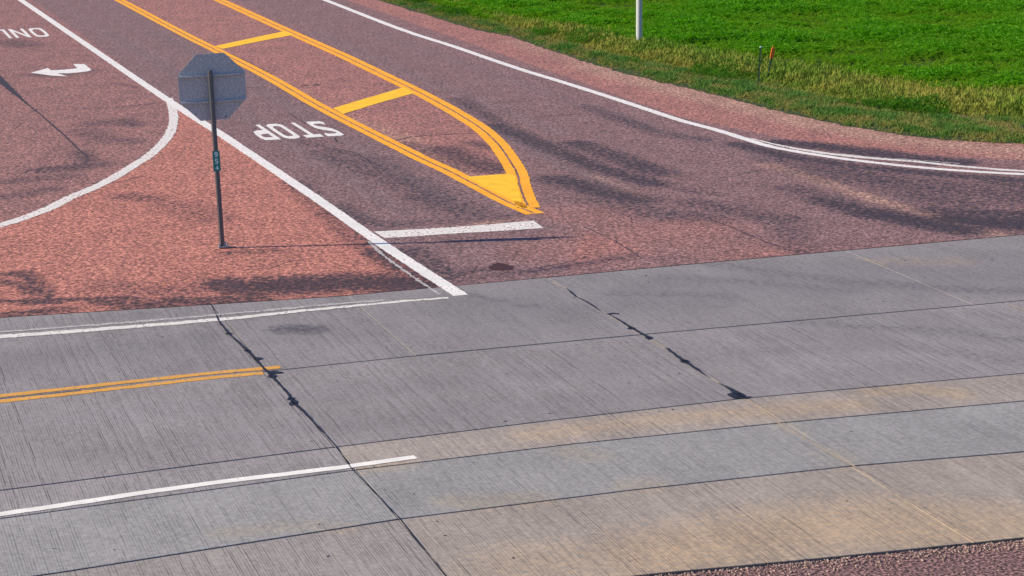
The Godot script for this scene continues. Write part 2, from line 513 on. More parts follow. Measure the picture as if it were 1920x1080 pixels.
	var cstr := [
		[2, 0.62, 1.0, [8.5, -20.01, 9.9, -20.22, 10.92, -20.22, 11.81, -19.6]],
		[2, 0.55, 0.8, [10.34, -20.43, 11.38, -20.44, 12.63, -19.58]],
		[2, 0.40, 0.8, [7.04, -20.29, 7.92, -20.14, 8.6, -20.24]],
		[2, 0.45, 0.35, [8.62, -24.81, 10.17, -24.87, 11.69, -24.77, 13.22, -24.58]],
		[2, 0.50, 0.30, [13.78, -25.01, 14.43, -24.97, 14.78, -24.55]],
		[2, 0.45, 0.30, [6.85, -22.63, 7, -22.47, 7.54, -22.47, 7.78, -22.38]],
		[2, 0.38, 0.30, [8.78, -24.01, 9.02, -23.69]],
		[2, 0.40, 0.28, [9.04, -22.44, 9.32, -22.45]],
		[2, 0.35, 0.25, [4.05, -22.48, 4.91, -22.45, 5.36, -22.19]],
		[2, 0.45, 0.20, [6.2, -24.16, 6.69, -24.17]],
		[2, 0.30, 0.25, [11.93, -23.95, 11.89, -23.71]],
		[2, 0.30, 0.35, [11.93, -22.71, 11.94, -22.29]],
		[2, 0.35, 0.40, [18.17, -32.35, 18.66, -32.07, 19.23, -31.94]],
		[2, 0.40, 0.10, [17.72, -32.81, 17.82, -32.49, 17.87, -32.19]],
		# tyre arcs turning off the highway
		[1, 0.34, 0.35, [14.93, -33.52, 15.75, -32.37, 16.67, -31.13, 17.83, -30.25, 19.14, -29.53]],
		[1, 0.30, 0.30, [13.84, -32.67, 15, -31.86, 16.39, -30.6]],
		[1, 0.36, 0.30, [17.18, -30.93, 17.83, -30.25, 18.83, -29.53]],
		[1, 0.30, 0.30, [12.54, -31.88, 13.43, -31.46, 14.22, -31.03]],
		[1, 0.32, 0.25, [14.46, -29.1, 15.25, -28.43, 16.51, -27.66, 17.31, -26.65]],
		[1, 0.26, 0.35, [15.12, -27.49, 15.86, -26.53, 16.64, -25.59]],
		[1, 0.42, 0.14, [10.2, -32.71, 10.38, -32.39, 10.62, -31.97]],
		[1, 0.40, 0.13, [10.74, -31.65, 11.04, -31.49]],
		[1, 0.38, 0.10, [13.15, -31.48, 13.33, -31.45]],
		[1, 0.36, 0.10, [13.79, -30.39, 14.01, -30.35]],
		[1, 0.62, 0.36, [6.82, -31.49, 7.03, -31.4, 7.18, -31.31]],  # smudge on the lens, painted onto the slab as a dark oval blot
		[3, 0.75, 1.7, [10.52, -31.26, 13.87, -31.58, 16.86, -31.49, 20.4, -31.01]],
		[3, 0.55, 0.9, [14.03, -28.79, 16.06, -28.19, 17.9, -27.12]],
		# wheel paths
		[3, 0.30, 0.6, [2.32, -30.98, 5.57, -31.14, 9.06, -31.25, 12.74, -31.19, 16.71, -31.2]],
		[3, 0.25, 0.5, [2.01, -27.68, 5.65, -27.61, 8.78, -27.59, 12.12, -27.57, 17.44, -27.3]],
		[3, 0.25, 0.5, [1.86, -26.02, 5.33, -26.12, 8.29, -26.06, 11.48, -26.09, 16.5, -25.8]],
		[1, 0.22, 0.5, [2.35, -31.36, 3.94, -31.25, 5.42, -31.2]],
	]
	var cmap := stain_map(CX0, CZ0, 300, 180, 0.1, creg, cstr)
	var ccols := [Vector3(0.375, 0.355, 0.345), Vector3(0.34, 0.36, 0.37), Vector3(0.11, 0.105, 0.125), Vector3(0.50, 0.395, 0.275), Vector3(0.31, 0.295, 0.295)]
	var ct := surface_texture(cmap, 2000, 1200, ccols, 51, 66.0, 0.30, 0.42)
	# the five casts of slab differ in tone; two of them were finished smooth
	var tones := [[0.74, 0.73, 0.75], [0.77, 0.76, 0.77], [0.97, 0.90, 0.80], [0.84, 0.88, 0.875], [1.0, 0.925, 0.81], [0.82, 0.81, 0.81], [0.90, 0.87, 0.82]]
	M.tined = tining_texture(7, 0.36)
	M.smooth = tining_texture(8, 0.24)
	for k in tones.size():
		for tined in 2:
			for v in 2:
				var c := StandardMaterial3D.new()
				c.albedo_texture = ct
				var g := 1.0 - 0.05 * v
				c.albedo_color = lin(tones[k][0] * g, tones[k][1] * g, tones[k][2] * g)
				c.roughness = 0.85
				c.detail_enabled = true
				c.detail_blend_mode = BaseMaterial3D.BLEND_MODE_MUL
				c.detail_uv_layer = BaseMaterial3D.DETAIL_UV_2
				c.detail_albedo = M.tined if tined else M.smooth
				M["slab_%d_%d_%d" % [k, tined, v]] = c

	var chip := lin(0.25, 0.13, 0.13)
	M.white = paint_material(lin(0.80, 0.79, 0.74), 0.24, 71, chip)
	M.white_worn = paint_material(lin(0.78, 0.76, 0.70), 0.34, 72, chip)
	M.white_old = paint_material(lin(0.52, 0.50, 0.47), 0.50, 73, lin(0.26, 0.24, 0.23))
	M.white_concrete = paint_material(lin(0.76, 0.74, 0.67), 0.34, 79, lin(0.29, 0.275, 0.265))
	M.white_clean = paint_material(lin(0.84, 0.83, 0.76), 0.16, 78, lin(0.3, 0.29, 0.28))
	M.yellow = paint_material(lin(1.0, 0.43, 0.010), 0.17, 74, chip)
	M.yellow_bright = paint_material(lin(1.0, 0.56, 0.012), 0.18, 75, lin(0.55, 0.25, 0.03))
	M.yellow_worn = paint_material(lin(0.78, 0.38, 0.02), 0.40, 76, lin(0.30, 0.16, 0.08))
	M.yellow_far = paint_material(lin(0.72, 0.36, 0.06), 0.36, 77, lin(0.26, 0.22, 0.2))
	M.tar = plain(lin(0.012, 0.013, 0.022), 0.55)
	M.asphalt_tar = plain(lin(0.03, 0.026, 0.042), 0.85)
	M.red_patch = plain(lin(0.045, 0.012, 0.016), 0.9)
	M.joint = plain(lin(0.03, 0.03, 0.038), 0.9)
	M.grit = plain(lin(0.42, 0.34, 0.25), 0.95)
	M.galv = plain(lin(0.30, 0.33, 0.36), 0.5, 0.55)
	M.post = plain(lin(0.13, 0.145, 0.165), 0.42, 0.6)
	M.galv.roughness_texture = grain_texture(91, 256, 0.05, 0.6, 1.0)
	M.galv.uv1_triplanar = true
	M.galv.uv1_scale = Vector3(4, 4, 4)
	var back := StandardMaterial3D.new()
	back.albedo_texture = grain_texture(92, 256, 0.06, 0.84, 1.0)
	back.albedo_color = lin(0.56, 0.60, 0.60)
	back.uv1_triplanar = true
	back.uv1_scale = Vector3(1.3, 1.3, 1.3)
	back.metallic = 0.1
	back.roughness = 0.55
	M.sign_back = back
	M.sign_red = plain(lin(0.5, 0.02, 0.02), 0.5)
	M.sign_white = plain(lin(0.8, 0.8, 0.8), 0.5)
	M.plate_green = plain(lin(0.01, 0.24, 0.2), 0.45)
	M.digit = plain(lin(0.7, 0.95, 0.92), 0.5)
	var soil := StandardMaterial3D.new()
	soil.albedo_texture = grain_texture(93, 512, 0.03, 0.5, 1.0, Color(0.18, 0.30, 0.08), Color(0.26, 0.34, 0.10))
	soil.uv1_triplanar = true
	soil.uv1_world_triplanar = true
	soil.uv1_scale = Vector3(0.35, 0.35, 0.35)
	soil.roughness = 1.0
	M.soil = soil
	var gravel := StandardMaterial3D.new()
	gravel.albedo_texture = grain_texture(94, 512, 0.09, 0.35, 1.0, Color(0.50, 0.38, 0.39), Color(0.72, 0.55, 0.53))
	gravel.uv1_triplanar = true
	gravel.uv1_world_triplanar = true
	gravel.uv1_scale = Vector3(0.4, 0.4, 0.4)
	gravel.roughness = 0.95
	M.gravel = gravel

func make_ground() -> void:
	var st := SurfaceTool.new()
	st.begin(Mesh.PRIMITIVE_TRIANGLES)
	for v in [Vector3(-1500, 0, -1500), Vector3(1500, 0, -1500), Vector3(1500, 0, 1500), Vector3(-1500, 0, -1500), Vector3(1500, 0, 1500), Vector3(-1500, 0, 1500)]:
		st.set_normal(Vector3.UP); st.add_vertex(v)
	var g := put("ground", st.commit(), M.soil, self)
	g.position.y = -0.4
	tag(g, "", "", "structure")

# plan lines of the highway, from its far edge to its near edge
var lines := []

func make_highway() -> void:
	var road := Node3D.new()
	road.name = "concrete_highway"
	add_child(road)
	tag(road, "grey jointed concrete highway crossing the foreground", "", "structure")
	lines = [
		pts([-30, -34.1, -2, -34.0, 2.6, -33.93, 5.5, -33.62, 8.17, -33.37, 11.9, -33.42, 14.5, -33.48, 18, -33.52, 21.55, -33.55, 45, -33.7]),
		pts([-30, -28.9, -2, -29.0, 2.1, -29.06, 6.1, -29.14, 8.4, -29.2, 11.8, -29.16, 18.7, -28.97, 22, -28.9, 45, -28.6]),
		pts([-30, -24.6, -2, -24.8, 1.8, -24.95, 6.05, -25.21, 9, -25.34, 12, -25.38, 16.25, -25.12, 20, -24.95, 45, -24.5]),
		pts([-30, -23.5, -2, -23.7, 1.7, -23.9, 6.0, -24.2, 9, -24.25, 11.9, -24.15, 15.5, -23.9, 20, -23.7, 45, -23.3]),
		pts([-30, -21.5, -2, -21.65, 2.05, -21.87, 6.07, -22.25, 9, -22.27, 12, -22.17, 14.2, -21.93, 20, -21.7, 45, -21.3]),
		pts([-30, -19.9, -2, -19.85, 5, -19.75, 7.96, -19.62, 10.2, -19.38, 12.5, -19.19, 20, -19.0, 45, -18.6]),
	]
	var cuts := [
		[-30.0, -24.4, -18.3, -12.2, -6.1, -0.1, 6.0, 8.28, 11.9, 17.75, 24.1, 30.2, 36.3, 45.0],
		[-30.0, -24.4, -18.3, -12.2, -6.1, -0.1, 6.03, 11.93, 18.3, 24.1, 30.2, 36.3, 45.0],
		[-30.0, -24.4, -18.3, -12.2, -6.1, -0.1, 6.05, 11.96, 18.15, 24.1, 30.2, 36.3, 45.0],
		[-30.0, -24.4, -18.3, -12.2, -6.1, -0.1, 6.06, 11.96, 18.1, 24.1, 30.2, 36.3, 45.0],
		[-30.0, -24.4, -18.3, -12.2, -6.1, -0.1, 6.06, 11.9, 18.0, 24.1, 30.2, 36.3, 45.0],
	]
	for s in 5:
		for k in cuts[s].size() - 1:
			var x0: float = cuts[s][k]
			var x1: float = cuts[s][k + 1]
			var smooth_top: bool = s == 3 or (s == 0 and x0 > 8.0)
			var tone := s
			if s == 2 and x0 < 5.0: tone = 5
			if s == 4 and x0 < 5.0: tone = 6
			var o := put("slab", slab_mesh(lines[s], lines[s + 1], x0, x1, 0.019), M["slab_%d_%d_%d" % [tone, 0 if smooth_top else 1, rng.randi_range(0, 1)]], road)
			o.position.y = rng.randf_range(-0.002, 0.002)
	# sealant lying low in the joints
	var far := PackedVector2Array()
	var near := PackedVector2Array()
	for i in 151:
		var x := -30.0 + i * 0.5
		far.append(Vector2(x, at_z(lines[0], x) + 0.02)); near.append(Vector2(x, at_z(lines[5], x) - 0.02))
	put("joint_sealant", sheet(strip_tris(far, near), -0.014), M.joint, road)

	# painted lines on the concrete
	put("edge_line", sheet(ribbon_tris(pts([-30.0, -33.15] + [1.97, -32.59, 2.07, -32.6, 2.14, -32.61, 2.25, -32.62, 2.47, -32.62, 2.82, -32.6, 3.26, -32.57, 3.75, -32.54, 4.23, -32.52, 4.7, -32.5, 5.18, -32.49, 5.65, -32.48, 6.06, -32.48, 6.41, -32.49, 6.71, -32.52, 6.99, -32.54, 7.26, -32.56, 7.52, -32.57, 7.78, -32.58, 8.02, -32.58, 8.26, -32.59, 8.49, -32.59, 8.71, -32.6, 8.92, -32.61, 9.13, -32.61, 9.31, -32.6, 9.49, -32.59, 9.66, -32.58, 9.83, -32.56]), 0.2, 0.018, [0.30, 0.30, 0.30, 0.30, 0.30, 0.28, 0.25, 0.23, 0.20, 0.10]), 0.006), M.white_concrete, road)
	put("old_edge_line", sheet(ribbon_tris(pts([-30.0, -33.35] + [2, -32.94, 2.11, -32.94, 2.2, -32.94, 2.32, -32.93, 2.5, -32.93, 2.75, -32.91, 3.07, -32.89, 3.41, -32.87, 3.74, -32.85, 4.06, -32.84, 4.38, -32.82, 4.7, -32.81, 5.02, -32.81, 5.34, -32.8, 5.67, -32.8, 6, -32.8, 6.33, -32.8, 6.67, -32.81, 7.02, -32.81, 7.36, -32.82, 7.68, -32.83, 7.97, -32.83, 8.24, -32.82, 8.51, -32.81, 8.77, -32.81]), 0.10, 0.03), 0.005), M.white_old, road)
	put("lane_line", sheet(ribbon_tris(pts([-30.0, -23.75] + [1.3, -23.98, 1.38, -23.99, 1.45, -24.01, 1.54, -24.02, 1.68, -24.04, 1.88, -24.07, 2.14, -24.09, 2.42, -24.12, 2.69, -24.15, 2.95, -24.18, 3.21, -24.22, 3.47, -24.25, 3.74, -24.27, 4, -24.29, 4.27, -24.31, 4.54, -24.32, 4.81, -24.33, 5.08, -24.33, 5.36, -24.34, 5.64, -24.34, 5.9, -24.35, 6.16, -24.37, 6.41, -24.39, 6.66, -24.41, 6.9, -24.43]), 0.15, 0.006), 0.006), M.white_clean, road)
	put("centre_line", sheet(ribbon_tris(pts([-30.0, -29.1] + [1.71, -29.18, 1.79, -29.18, 1.86, -29.18, 1.97, -29.18, 2.15, -29.19, 2.46, -29.2, 2.85, -29.22, 3.27, -29.24, 3.66, -29.26, 4.03, -29.28, 4.39, -29.29, 4.73, -29.3, 5.06, -29.31, 5.37, -29.31, 5.66, -29.3, 5.94, -29.29, 6.22, -29.29]), 0.165, 0.012), 0.006), M.yellow_far, road)
	put("centre_line", sheet(ribbon_tris(pts([-30.0, -28.8] + [1.69, -28.91, 1.77, -28.91, 1.83, -28.91, 1.93, -28.91, 2.13, -28.91, 2.45, -28.93, 2.87, -28.94, 3.32, -28.97, 3.72, -28.99, 4.08, -29.01, 4.41, -29.03, 4.73, -29.05, 5.02, -29.06, 5.27, -29.06, 5.49, -29.06, 5.7, -29.05, 5.91, -29.04]), 0.165, 0.012), 0.006), M.yellow_far, road)

	# poured crack sealant, thick and uneven
	var tar := PackedVector2Array()
	tar.append_array(ribbon_tris(pts([5.99, -33.52, 5.89, -32.25, 5.89, -31.48, 5.95, -30.42, 5.96, -29.75, 5.98, -29.14, 5.99, -28.8, 6.01, -27.8, 5.98, -27.41, 6.02, -26.83, 6.05, -25.21]), 0.03, 0.006, [0.014, 0.016, 0.035, 0.03, 0.05, 0.04, 0.045, 0.035, 0.04, 0.045, 0.02, 0.016]))
	tar.append_array(ribbon_tris(pts([6.05, -25.21, 6.01, -24.24, 6.07, -22.27, 6.04, -20.31, 6.05, -19.66]), 0.014, 0.003))
	for q in [[6.00, -29.87, 0.07, 0.07], [6.08, -29.01, 0.11, 0.06], [5.99, -28.83, 0.06, 0.09], [5.89, -31.52, 0.06, 0.05], [5.98, -27.37, 0.06, 0.13], [5.99, -27.59, 0.05, 0.08], [5.95, -30.39, 0.05, 0.06]]:
		var c := Vector2(q[0], q[1])
		tar.append_array(blob(c, q[2], q[3], 0.3))
	put("crack_sealant", sheet(tar, 0.009), M.tar, road)
	var tar2 := PackedVector2Array()
	tar2.append_array(ribbon_tris(pts([11.92, -32.5, 11.86, -31.9, 11.9, -31.48, 11.89, -30.96, 11.89, -30.77]), 0.03, 0.006, [0.01, 0.04, 0.03, 0.03, 0.04, 0.01]))
	tar2.append_array(ribbon_tris(pts([11.92, -30.6, 11.94, -30.25, 11.94, -29.96, 11.94, -29.63, 11.95, -29.37, 11.96, -29.05, 11.96, -28.84]), 0.04, 0.008, [0.01, 0.04, 0.05, 0.06, 0.05, 0.07, 0.05]))
	tar2.append_array(ribbon_tris(pts([11.9, -30.54, 12.02, -30.57, 12.09, -30.5]), 0.05, 0.008))
	tar2.append_array(ribbon_tris(pts([11.97, -28.22, 11.95, -27.93, 11.93, -27.51, 11.93, -27.13, 11.91, -26.73, 11.91, -26.49]), 0.05, 0.01, [0.06, 0.05, 0.07, 0.06, 0.04, 0.01]))
	tar2.append_array(ribbon_tris(pts([11.93, -26.18, 11.94, -25.92, 11.95, -25.71, 11.92, -25.43, 11.96, -25.33]), 0.05, 0.01, [0.01, 0.05, 0.10, 0.12, 0.02]))
	for q in [[11.93, -29.56, 0.07, 0.06], [11.95, -28.91, 0.06, 0.09], [11.93, -27.45, 0.06, 0.09], [11.90, -25.53, 0.12, 0.12], [11.91, -25.41, 0.13, 0.05]]:
		tar2.append_array(blob(Vector2(q[0], q[1]), q[2], q[3], 0.2))
	put("crack_sealant", sheet(tar2, 0.009), M.tar, road)
	# pale grit caught in the joint where the sealant has gone
	var grit := PackedVector2Array()
	for l in [[11.86, -33.04, 11.92, -32.5], [11.89, -30.77, 11.92, -30.64], [11.95, -28.77, 11.98, -28.28], [11.91, -26.46, 11.93, -26.21], [11.95, -25.28, 11.87, -24.15, 11.87, -23.51, 11.94, -22.16, 11.88, -20.71, 11.83, -19.41], [17.75, -32.8, 17.82, -32.49, 17.83, -32.16], [18.3, -28.88, 18.28, -28.58, 18.31, -28.22]]:
		grit.append_array(ribbon_tris(pts(l), 0.022, 0.008))
	put("joint_grit", sheet(grit, 0.0045), M.grit, road)

	# small chips and pits in the slabs
	var pits := PackedVector2Array()
	for i in 60:
		var p := Vector2(rng.randf_range(1.5, 21.0), rng.randf_range(-33.0, -20.5))
		pits.append_array(blob(p, rng.randf_range(0.006, 0.02), rng.randf_range(0.01, 0.028), rng.randf() * TAU, 0.4))
	put("pits", sheet(pits, 0.0042), M.asphalt_tar, road).set_meta("kind", "stuff")

	# strip of broken pink asphalt along the near edge
	var sh := Node3D.new()
	sh.name = "near_shoulder"
	add_child(sh)
	tag(sh, "dark pink gravelly shoulder along the near edge of the concrete", "", "structure")
	var a := PackedVector2Array()
	var b := PackedVector2Array()
	for i in 301:
		var x := -30.0 + i * 0.25
		a.append(Vector2(x, at_z(lines[5], x) + 0.012 + absf(rng.randfn(0, 0.012)))); b.append(Vector2(x, -13.0))
	put("surface", sheet(strip_tris(a, b), -0.02), M.gravel, sh)
	var stones := MultiMesh.new()
	stones.transform_format = MultiMesh.TRANSFORM_3D
	stones.use_colors = true
	stones.mesh = stone_mesh()
	var n := 5200
	stones.instance_count = n
	for i in n:
		var x := rng.randf_range(4.0, 20.0)
		var off := absf(rng.randfn(0, 0.16)) if i % 3 else rng.randf_range(0.0, 2.4)
		var sc := rng.randf_range(0.006, 0.02)
		var bs := Basis.from_euler(Vector3(rng.randf() * TAU, rng.randf() * TAU, 0)).scaled(Vector3(sc, sc * 0.7, sc))
		stones.set_instance_transform(i, Transform3D(bs, Vector3(x, -0.018 + sc * 0.3, at_z(lines[5], x) + 0.02 + off)))
		var t := rng.randf()
		stones.set_instance_color(i, Color(0.14 + 0.42 * t, 0.10 + 0.30 * t, 0.09 + 0.23 * t))
	var mm := MultiMeshInstance3D.new()
	mm.name = "gravel"
	mm.multimesh = stones
	var sm := plain(Color.WHITE, 0.95)
	sm.vertex_color_use_as_albedo = true
	mm.material_override = sm
	add_child(mm)
	tag(mm, "loose pinkish gravel along the near edge of the concrete", "gravel", "stuff")

func stone_mesh() -> ArrayMesh:
	var st := SurfaceTool.new()
	st.begin(Mesh.PRIMITIVE_TRIANGLES)
	var v := []
	var r := RandomNumberGenerator.new()
	r.seed = 4
	for d in [Vector3.UP, Vector3.DOWN, Vector3.LEFT, Vector3.RIGHT, Vector3.FORWARD, Vector3.BACK]:
		v.append(d * r.randf_range(0.7, 1.2))
	for t in [[0, 2, 4], [0, 4, 3], [0, 3, 5], [0, 5, 2], [1, 2, 4], [1, 4, 3], [1, 3, 5], [1, 5, 2]]:
		_tri(st, v[t[0]], v[t[1]], v[t[2]], Vector3.ZERO)
	return st.commit()

func slab_mesh(far: PackedVector2Array, near: PackedVector2Array, x0: float, x1: float, gap: float) -> ArrayMesh:
	# one cast slab: top with small arrises, sides down into the joint
	var st := SurfaceTool.new()
	st.begin(Mesh.PRIMITIVE_TRIANGLES)
	var n := 8
	var g := 0.006
	var rows := []
	for i in n + 1:
		var x := lerpf(x0 + g, x1 - g, float(i) / n)
		rows.append([Vector2(x, at_z(far, x) + gap), Vector2(x, at_z(near, x) - gap)])
	var vert := func(p: Vector2, y: float, nn: Vector3) -> void:
		st.set_normal(nn)
		st.set_uv(Vector2((p.x - CX0) / CW, (p.y - CZ0) / CH))
		st.set_uv2(Vector2(p.x / 4.0, p.y / 4.0))
		st.add_vertex(Vector3(p.x, y, p.y))
	var c := 0.004
	for i in n:
		var a: Vector2 = rows[i][0]; var b: Vector2 = rows[i + 1][0]; var d: Vector2 = rows[i][1]; var e: Vector2 = rows[i + 1][1]
		var ca := a + Vector2(c if i == 0 else 0.0, c); var cb := b + Vector2(-c if i == n - 1 else 0.0, c)
		var cd := d + Vector2(c if i == 0 else 0.0, -c); var ce := e + Vector2(-c if i == n - 1 else 0.0, -c)
		for q in [ca, cb, cd, cb, ce, cd]: vert.call(q, 0.0, Vector3.UP)
		# arrises and sides, far and near
		var nf := Vector3(0, 0.7, -0.7)
		for q in [[a, -c], [b, -c], [ca, 0.0], [b, -c], [cb, 0.0], [ca, 0.0]]: vert.call(q[0], q[1], nf)
		for q in [[a, -0.05], [b, -0.05], [a, -c], [b, -0.05], [b, -c], [a, -c]]: vert.call(q[0], q[1], Vector3.FORWARD)
		var nn := Vector3(0, 0.7, 0.7)
		for q in [[cd, 0.0], [ce, 0.0], [d, -c], [ce, 0.0], [e, -c], [d, -c]]: vert.call(q[0], q[1], nn)
		for q in [[d, -c], [e, -c], [d, -0.05], [e, -c], [e, -0.05], [d, -0.05]]: vert.call(q[0], q[1], Vector3.BACK)
	for side in [0, n]:
		var a: Vector2 = rows[side][0]; var d: Vector2 = rows[side][1]
		var s := 1.0 if side == 0 else -1.0
		var ia := a + Vector2(c * s, c); var id := d + Vector2(c * s, -c)
		var nn := Vector3(-0.7 * s, 0.7, 0)
		var q1 := [[a, -c], [ia, 0.0], [id, 0.0], [a, -c], [id, 0.0], [d, -c]]
		var q2 := [[a, -0.05], [a, -c], [d, -c], [a, -0.05], [d, -c], [d, -0.05]]
		if side == n:
			q1.reverse(); q2.reverse()
		for q in q1: vert.call(q[0], q[1], nn)
		for q in q2: vert.call(q[0], q[1], Vector3(-s, 0, 0))
	return st.commit()

func asphalt_mesh() -> ArrayMesh:
	var st := SurfaceTool.new()
	st.begin(Mesh.PRIMITIVE_TRIANGLES)
	var xs := []
	for i in 151: xs.append(-30.0 + i * 0.5)
	for i in 150:
		for k in 5:
			var q := []
			for c in [[i, k], [i + 1, k], [i + 1, k + 1], [i, k + 1]]:
				var x: float = xs[c[0]]
				var ze := at_z(lines[0], x) - 0.014
				var z := lerpf(-140.0, ze, [0.0, 0.4, 0.7, 0.9, 0.98, 1.0][c[1]])
				q.append(Vector3(x, 0.0, z))
			for t in [0, 1, 2, 0, 2, 3]:
				var p: Vector3 = q[t]
				st.set_normal(Vector3.UP)
				st.set_uv(Vector2((p.x - AX0) / AW, (p.z - AZ0) / AH))
				st.set_uv2(Vector2(p.x / 3.1, p.z / 3.1))
				st.add_vertex(p)
	return st.commit()

func stroke(path: Array, w: float, origin: Vector2, size: Vector2) -> PackedVector2Array:
	# a letter stroke given in its own box (u to the reader's right, v up), stretched along the lane; read from the far side
	var out := PackedVector2Array()
	var line := pts(path)
	var l := PackedVector2Array()
	var r := PackedVector2Array()
	for i in line.size():
		var d0 := (line[i] - line[maxi(i - 1, 0)])
		var d1 := (line[mini(i + 1, line.size() - 1)] - line[i])
		d0 = Vector2(d0.x * size.x, d0.y * size.x).normalized() if d0.length() > 0 else Vector2(d1.x * size.x, d1.y * size.x).normalized()
		d1 = Vector2(d1.x * size.x, d1.y * size.x).normalized() if d1.length() > 0 else d0
		var d := (d0 + d1).normalized()
		var n := Vector2(-d.y, d.x) / maxf(0.6, d.dot(d1))
		var p := Vector2(line[i].x, line[i].y)
		var k := w / size.x * 0.5
		for side in [1.0, -1.0]:
			var q: Vector2 = p + n * k * side
			q.x = clampf(q.x, 0.0, 1.0); q.y = clampf(q.y, 0.0, 1.0)
			var world := origin + Vector2(-q.x * size.x, q.y * size.y)
			if side > 0.0: l.append(world)
			else: r.append(world)
	out.append_array(strip_tris(l, r))
	return out

func letter(ch: String, origin: Vector2, size: Vector2, parent: Node) -> void:
	var w := 0.112
	var e := w / size.x * 0.5
	var strokes := []
	match ch:
		"S": strokes = [[0.97, 0.80, 0.93, 0.90, 0.78, 0.96, 0.5, 0.97, 0.25, 0.95, 0.10, 0.87, 0.10, 0.74, 0.18, 0.63, 0.40, 0.54, 0.68, 0.45, 0.86, 0.35, 0.90, 0.22, 0.84, 0.10, 0.68, 0.04, 0.42, 0.03, 0.18, 0.06, 0.05, 0.18]]
		"T": strokes = [[0.5, 0.0, 0.5, 0.93], [0.0, 0.955, 1.0, 0.955]]
		"O": strokes = [[0.5, 0.03, 0.30, 0.05, 0.15, 0.16, e + 0.01, 0.33, e, 0.5, e + 0.01, 0.67, 0.15, 0.84, 0.30, 0.95, 0.5, 0.97, 0.70, 0.95, 0.85, 0.84, 0.99 - e, 0.67, 1.0 - e, 0.5, 0.99 - e, 0.33, 0.85, 0.16, 0.70, 0.05, 0.5, 0.03]]
		"P": strokes = [[e, 0.0, e, 1.0], [e, 0.965, 0.55, 0.965, 0.80, 0.93, 1.0 - e, 0.82, 1.0 - e, 0.64, 0.80, 0.53, 0.55, 0.49, e, 0.49]]
		"N": strokes = [[e, 0.0, e, 1.0], [e + 0.02, 0.98, 0.98 - e, 0.02], [1.0 - e, 0.0, 1.0 - e, 1.0]]
		"L": strokes = [[e, 0.0, e, 1.0], [e, 0.035, 1.0, 0.035]]
		"Y": strokes = [[0.5, 0.0, 0.5, 0.48], [0.5, 0.44, e, 1.0], [0.5, 0.44, 1.0 - e, 1.0]]
	var tris := PackedVector2Array()
	var y := 0.006
	var o := Node3D.new()
	var st := SurfaceTool.new()
	st.begin(Mesh.PRIMITIVE_TRIANGLES)
	for k in strokes.size():
		st.append_from(sheet(stroke(strokes[k], w, origin, size), y + 0.0006 * k), 0, Transform3D())
	o.free()
	put("letter", st.commit(), M.white, parent)

